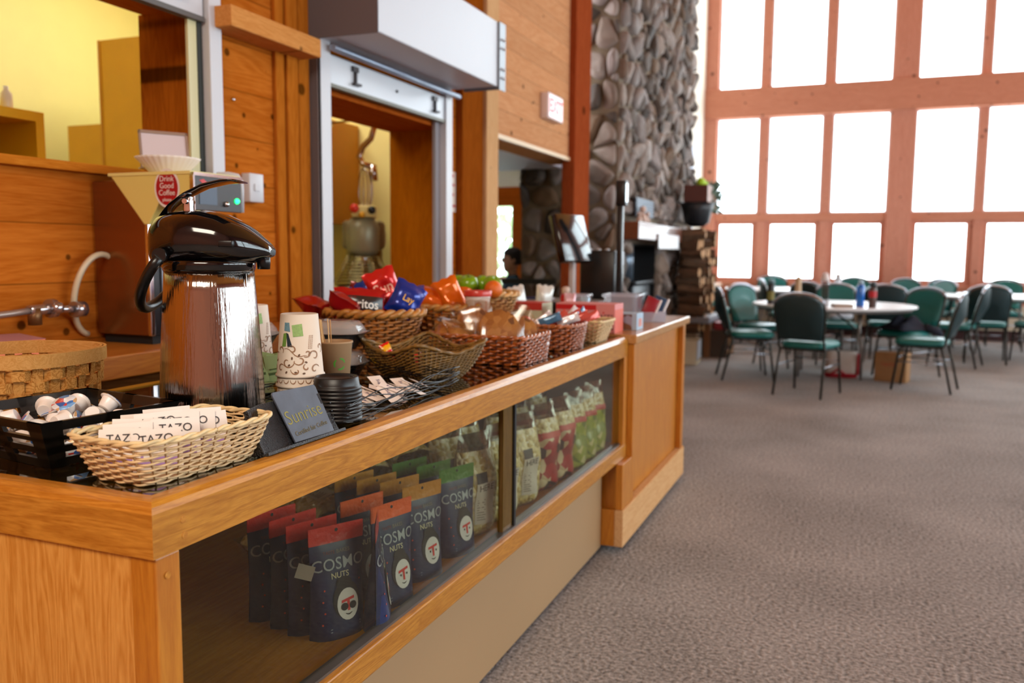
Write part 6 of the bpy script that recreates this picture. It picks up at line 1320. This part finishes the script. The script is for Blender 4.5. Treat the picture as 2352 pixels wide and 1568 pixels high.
chair_at(-1.68, 12.45, 1, -.1, 'green banquet chair farthest left, beside the cream heater')
chair_at(-1.25, 13.9, .1, -1, 'green banquet chair by the windows behind the left far table')
chair_at(-.28, 13.75, -.6, -.7, 'green banquet chair at the right of the left far table')
chair_at(1.42, 11.45, .08, 1, 'green banquet chair with back to us at the right far table')
chair_at(1.98, 11.55, -.25, .97, 'green banquet chair at the right edge of the picture at the far table')
chair_at(1.28, 13.45, .6, -.8, 'green banquet chair on the window side of the right far table')
chair_at(1.9, 13.6, -.1, -1, 'green banquet chair by the windows behind the right far table')
chair_at(2.30, 9.9, -.95, .2, 'green banquet chair whose leg shows at the right edge of the picture')
def table(x, y, r_, label, first=[None]):
    if first[0]: return dup(first[0], (x, y, 0), label=label)
    t = thing('round_table', label, 'table', (x, y, 0), 0, 'round folding tables'); first[0] = t
    MB().lathe([(r_-.02, .715), (r_, .72), (r_+.004, .73), (r_, .742), (r_-.01, .745)], n=64).build('table_top', mat('table_white', (240, 240, 244), .3, spec=1.0), t)
    MB().lathe([(r_-.05, .690), (r_-.03, .715)], n=48).build('apron', mat('table_grey', (120, 116, 116), .5), t)
    for sx in (-1, 1):
        for sy in (-1, 1):
            m = MB(); m.tube([(sx*.28, sy*.38, .70), (sx*.26, sy*.36, .45), (sx*.30, sy*.30, .30), (sx*.30, sy*.27, .0)], .014, 8); m.build('leg', mat('leg_grey', (140, 132, 126), .35, .7), t)
        m = MB(); m.cyl((sx*.28, -.36, .45), (sx*.28, .36, .45), .010, 8).cyl((sx*.28, 0, .45), (0, 0, .68), .009, 8); m.build('brace', DSTEEL, t)
    return t
table(T1[0], T1[1], .80, 'near round table with bottles on its shiny white top')
table(.12, 12.25, .78, 'middle round table beyond the near one')
table(-1.08, 13.3, .74, 'left round table against the far windows')
table(1.72, 12.55, .78, 'right round table against the far windows')
def bottle(label, x, y, prof_, m_, cap=None, mcap=None, name='water_bottle', extra=None, z0=.745):
    t = thing(name, label, 'bottle', (x, y, z0), 0, None); MB().lathe(prof_, n=24).build('body', m_, t)
    if cap: MB().lathe(cap, n=20).build('cap', mcap, t)
    if extra: MB().lathe(extra[0], n=24, cap=False).build('label_band', extra[1], t)
    return t
bottle('dark tumbler bottle at the left of the near table', -.83, 9.1, [(.034, 0), (.036, .01), (.036, .19), (.03, .21)], mat('tumbler', (48, 46, 48), .3, .4), [(.037, .21), (.037, .235), (.02, .25)], mat('tumbler_cap', (90, 120, 130), .3), extra=([(.0372, .04), (.0372, .13)], mat('tumbler_label', (130, 124, 60), .5)))
bottle('tan wooden pin shaped bottle on the near table', -.56, 9.0, [(.03, 0), (.034, .01), (.036, .09), (.03, .2), (.033, .25), (.02, .28), (.004, .29)], mat('tan_pin', (206, 176, 140), .5), name='tan_bottle')
bottle('clear bottle with white and red cap on the near table', -.30, 8.82, [(.034, 0), (.038, .01), (.034, .12), (.038, .22), (.036, .25)], glass('clear_bottle', (226, 220, 220), .05, 2.5, .8), [(.039, .25), (.039, .285), (.03, .29), (.028, .32), (.01, .33)], mat('cap_white', (236, 226, 226), .4)); 
bottle('bright blue water bottle on the near table', .02, 9.05, [(.036, 0), (.04, .01), (.037, .1), (.04, .19), (.028, .215)], mat('bottle_blue', (20, 120, 226), .15, coat=.5), [(.025, .215), (.025, .25), (.012, .26)], mat('cap_pale_blue', (160, 190, 210), .3))
bottle('dark bottle with round red label on the near table', .13, 8.93, [(.034, 0), (.036, .01), (.036, .17), (.028, .2)], mat('bottle_brown', (90, 70, 66), .3), [(.03, .2), (.03, .235), (.02, .25)], mat('cap_dark', (40, 50, 54), .3), extra=([(.0372, .1), (.0372, .16)], mat('label_red', (190, 36, 44), .4)))
bottle('white topped shaker bottle on the middle table', -.25, 11.9, [(.034, 0), (.038, .2), (.034, .22)], mat('shaker', (206, 206, 212), .4), [(.036, .22), (.03, .26)], mat('cap_white', (236, 226, 226), .4))
t = thing('napkin_pile', 'small pile of tan napkins on the near table', 'napkins', (-.14, 8.86, .746), rad(20)); MB().rbox(-.09, .09, -.07, .07, 0, .03, .01).build('napkins', mat('napkin_tan', (170, 146, 128), .7), t)
t = thing('rolled_cloth', 'white rolled cloth on the seat of the window-side chair', 'cloth', (-.18, 10.45, .495), rad(30)); m = MB(); m.tube([(-.14, 0, .04), (-.05, .01, .06), (.06, 0, .07), (.14, 0, .05)], [.03, .05, .055, .03], 12); m.build('cloth', mat('cloth_white', (206, 204, 212), .6), t)
t = thing('dark_jacket', 'dark jacket heaped on the seat of the right-hand chair', 'jacket', (.47, 9.64, .492), rad(40)); rg = random.Random(8); m = MB()
m.grid(lambda u, v: ((u-.5)*.44, (v-.5)*.36, .11*sin(pi*u)**.6*sin(pi*v)**.6*(1+.25*sin(9*u+7*v)+.2*sin(15*v-6*u))+.004), 22, 18); m.build('cloth', mat('jacket_dark', (26, 28, 44), .85), t); MB().tube([(.1, -.15, .03), (.22, -.2, -.01), (.25, -.21, -.06)], [.045, .04, .03], 10).build('sleeve', mat('jacket_dark', (26, 28, 44), .85), t)
t = thing('shopping_bag', 'white shopping bag with red edge under the near table', 'bag', (-.13, 9.35, 0), rad(10)); m = MB(); m.loft([[(x, y, z) for x, y in loop(a, b_, 4, 28)] for a, b_, z in ((.15, .07, 0), (.16, .08, .1), (.15, .07, .24), (.14, .05, .27))], True, False); m.build('bag', mat('bag_white', (196, 186, 178), .6, var=.1), t)
m = MB(); m.loft([[(x, y, z) for x, y in loop(a, b_, 4, 28)] for a, b_, z in ((.152, .072, 0), (.161, .081, .045))], True, False); m.tube([(.150, -.075, z) for z in (.03, .1, .18, .25)], .014, 6).tube([(-.12, -.085, .03), (-.04, -.088, .09), (.04, -.088, .03)], .012, 6); m.build('red_trim', mat('bag_red', (176, 24, 44), .6), t)
t = thing('paper_bag', 'brown paper bag under the right side of the near table', 'bag', (.35, 9.25, 0), rad(-15)); MB().rbox(-.15, .15, -.09, .09, 0, .29, .01).build('bag', mat('bag_brown', (160, 118, 76), .75, var=.1), t); text('lettering', 'TASTE', .05, mat('bag_print_red', (170, 60, 50), .7), t, TR(-.02, -.092, .17) @ R3(x=pi/2))
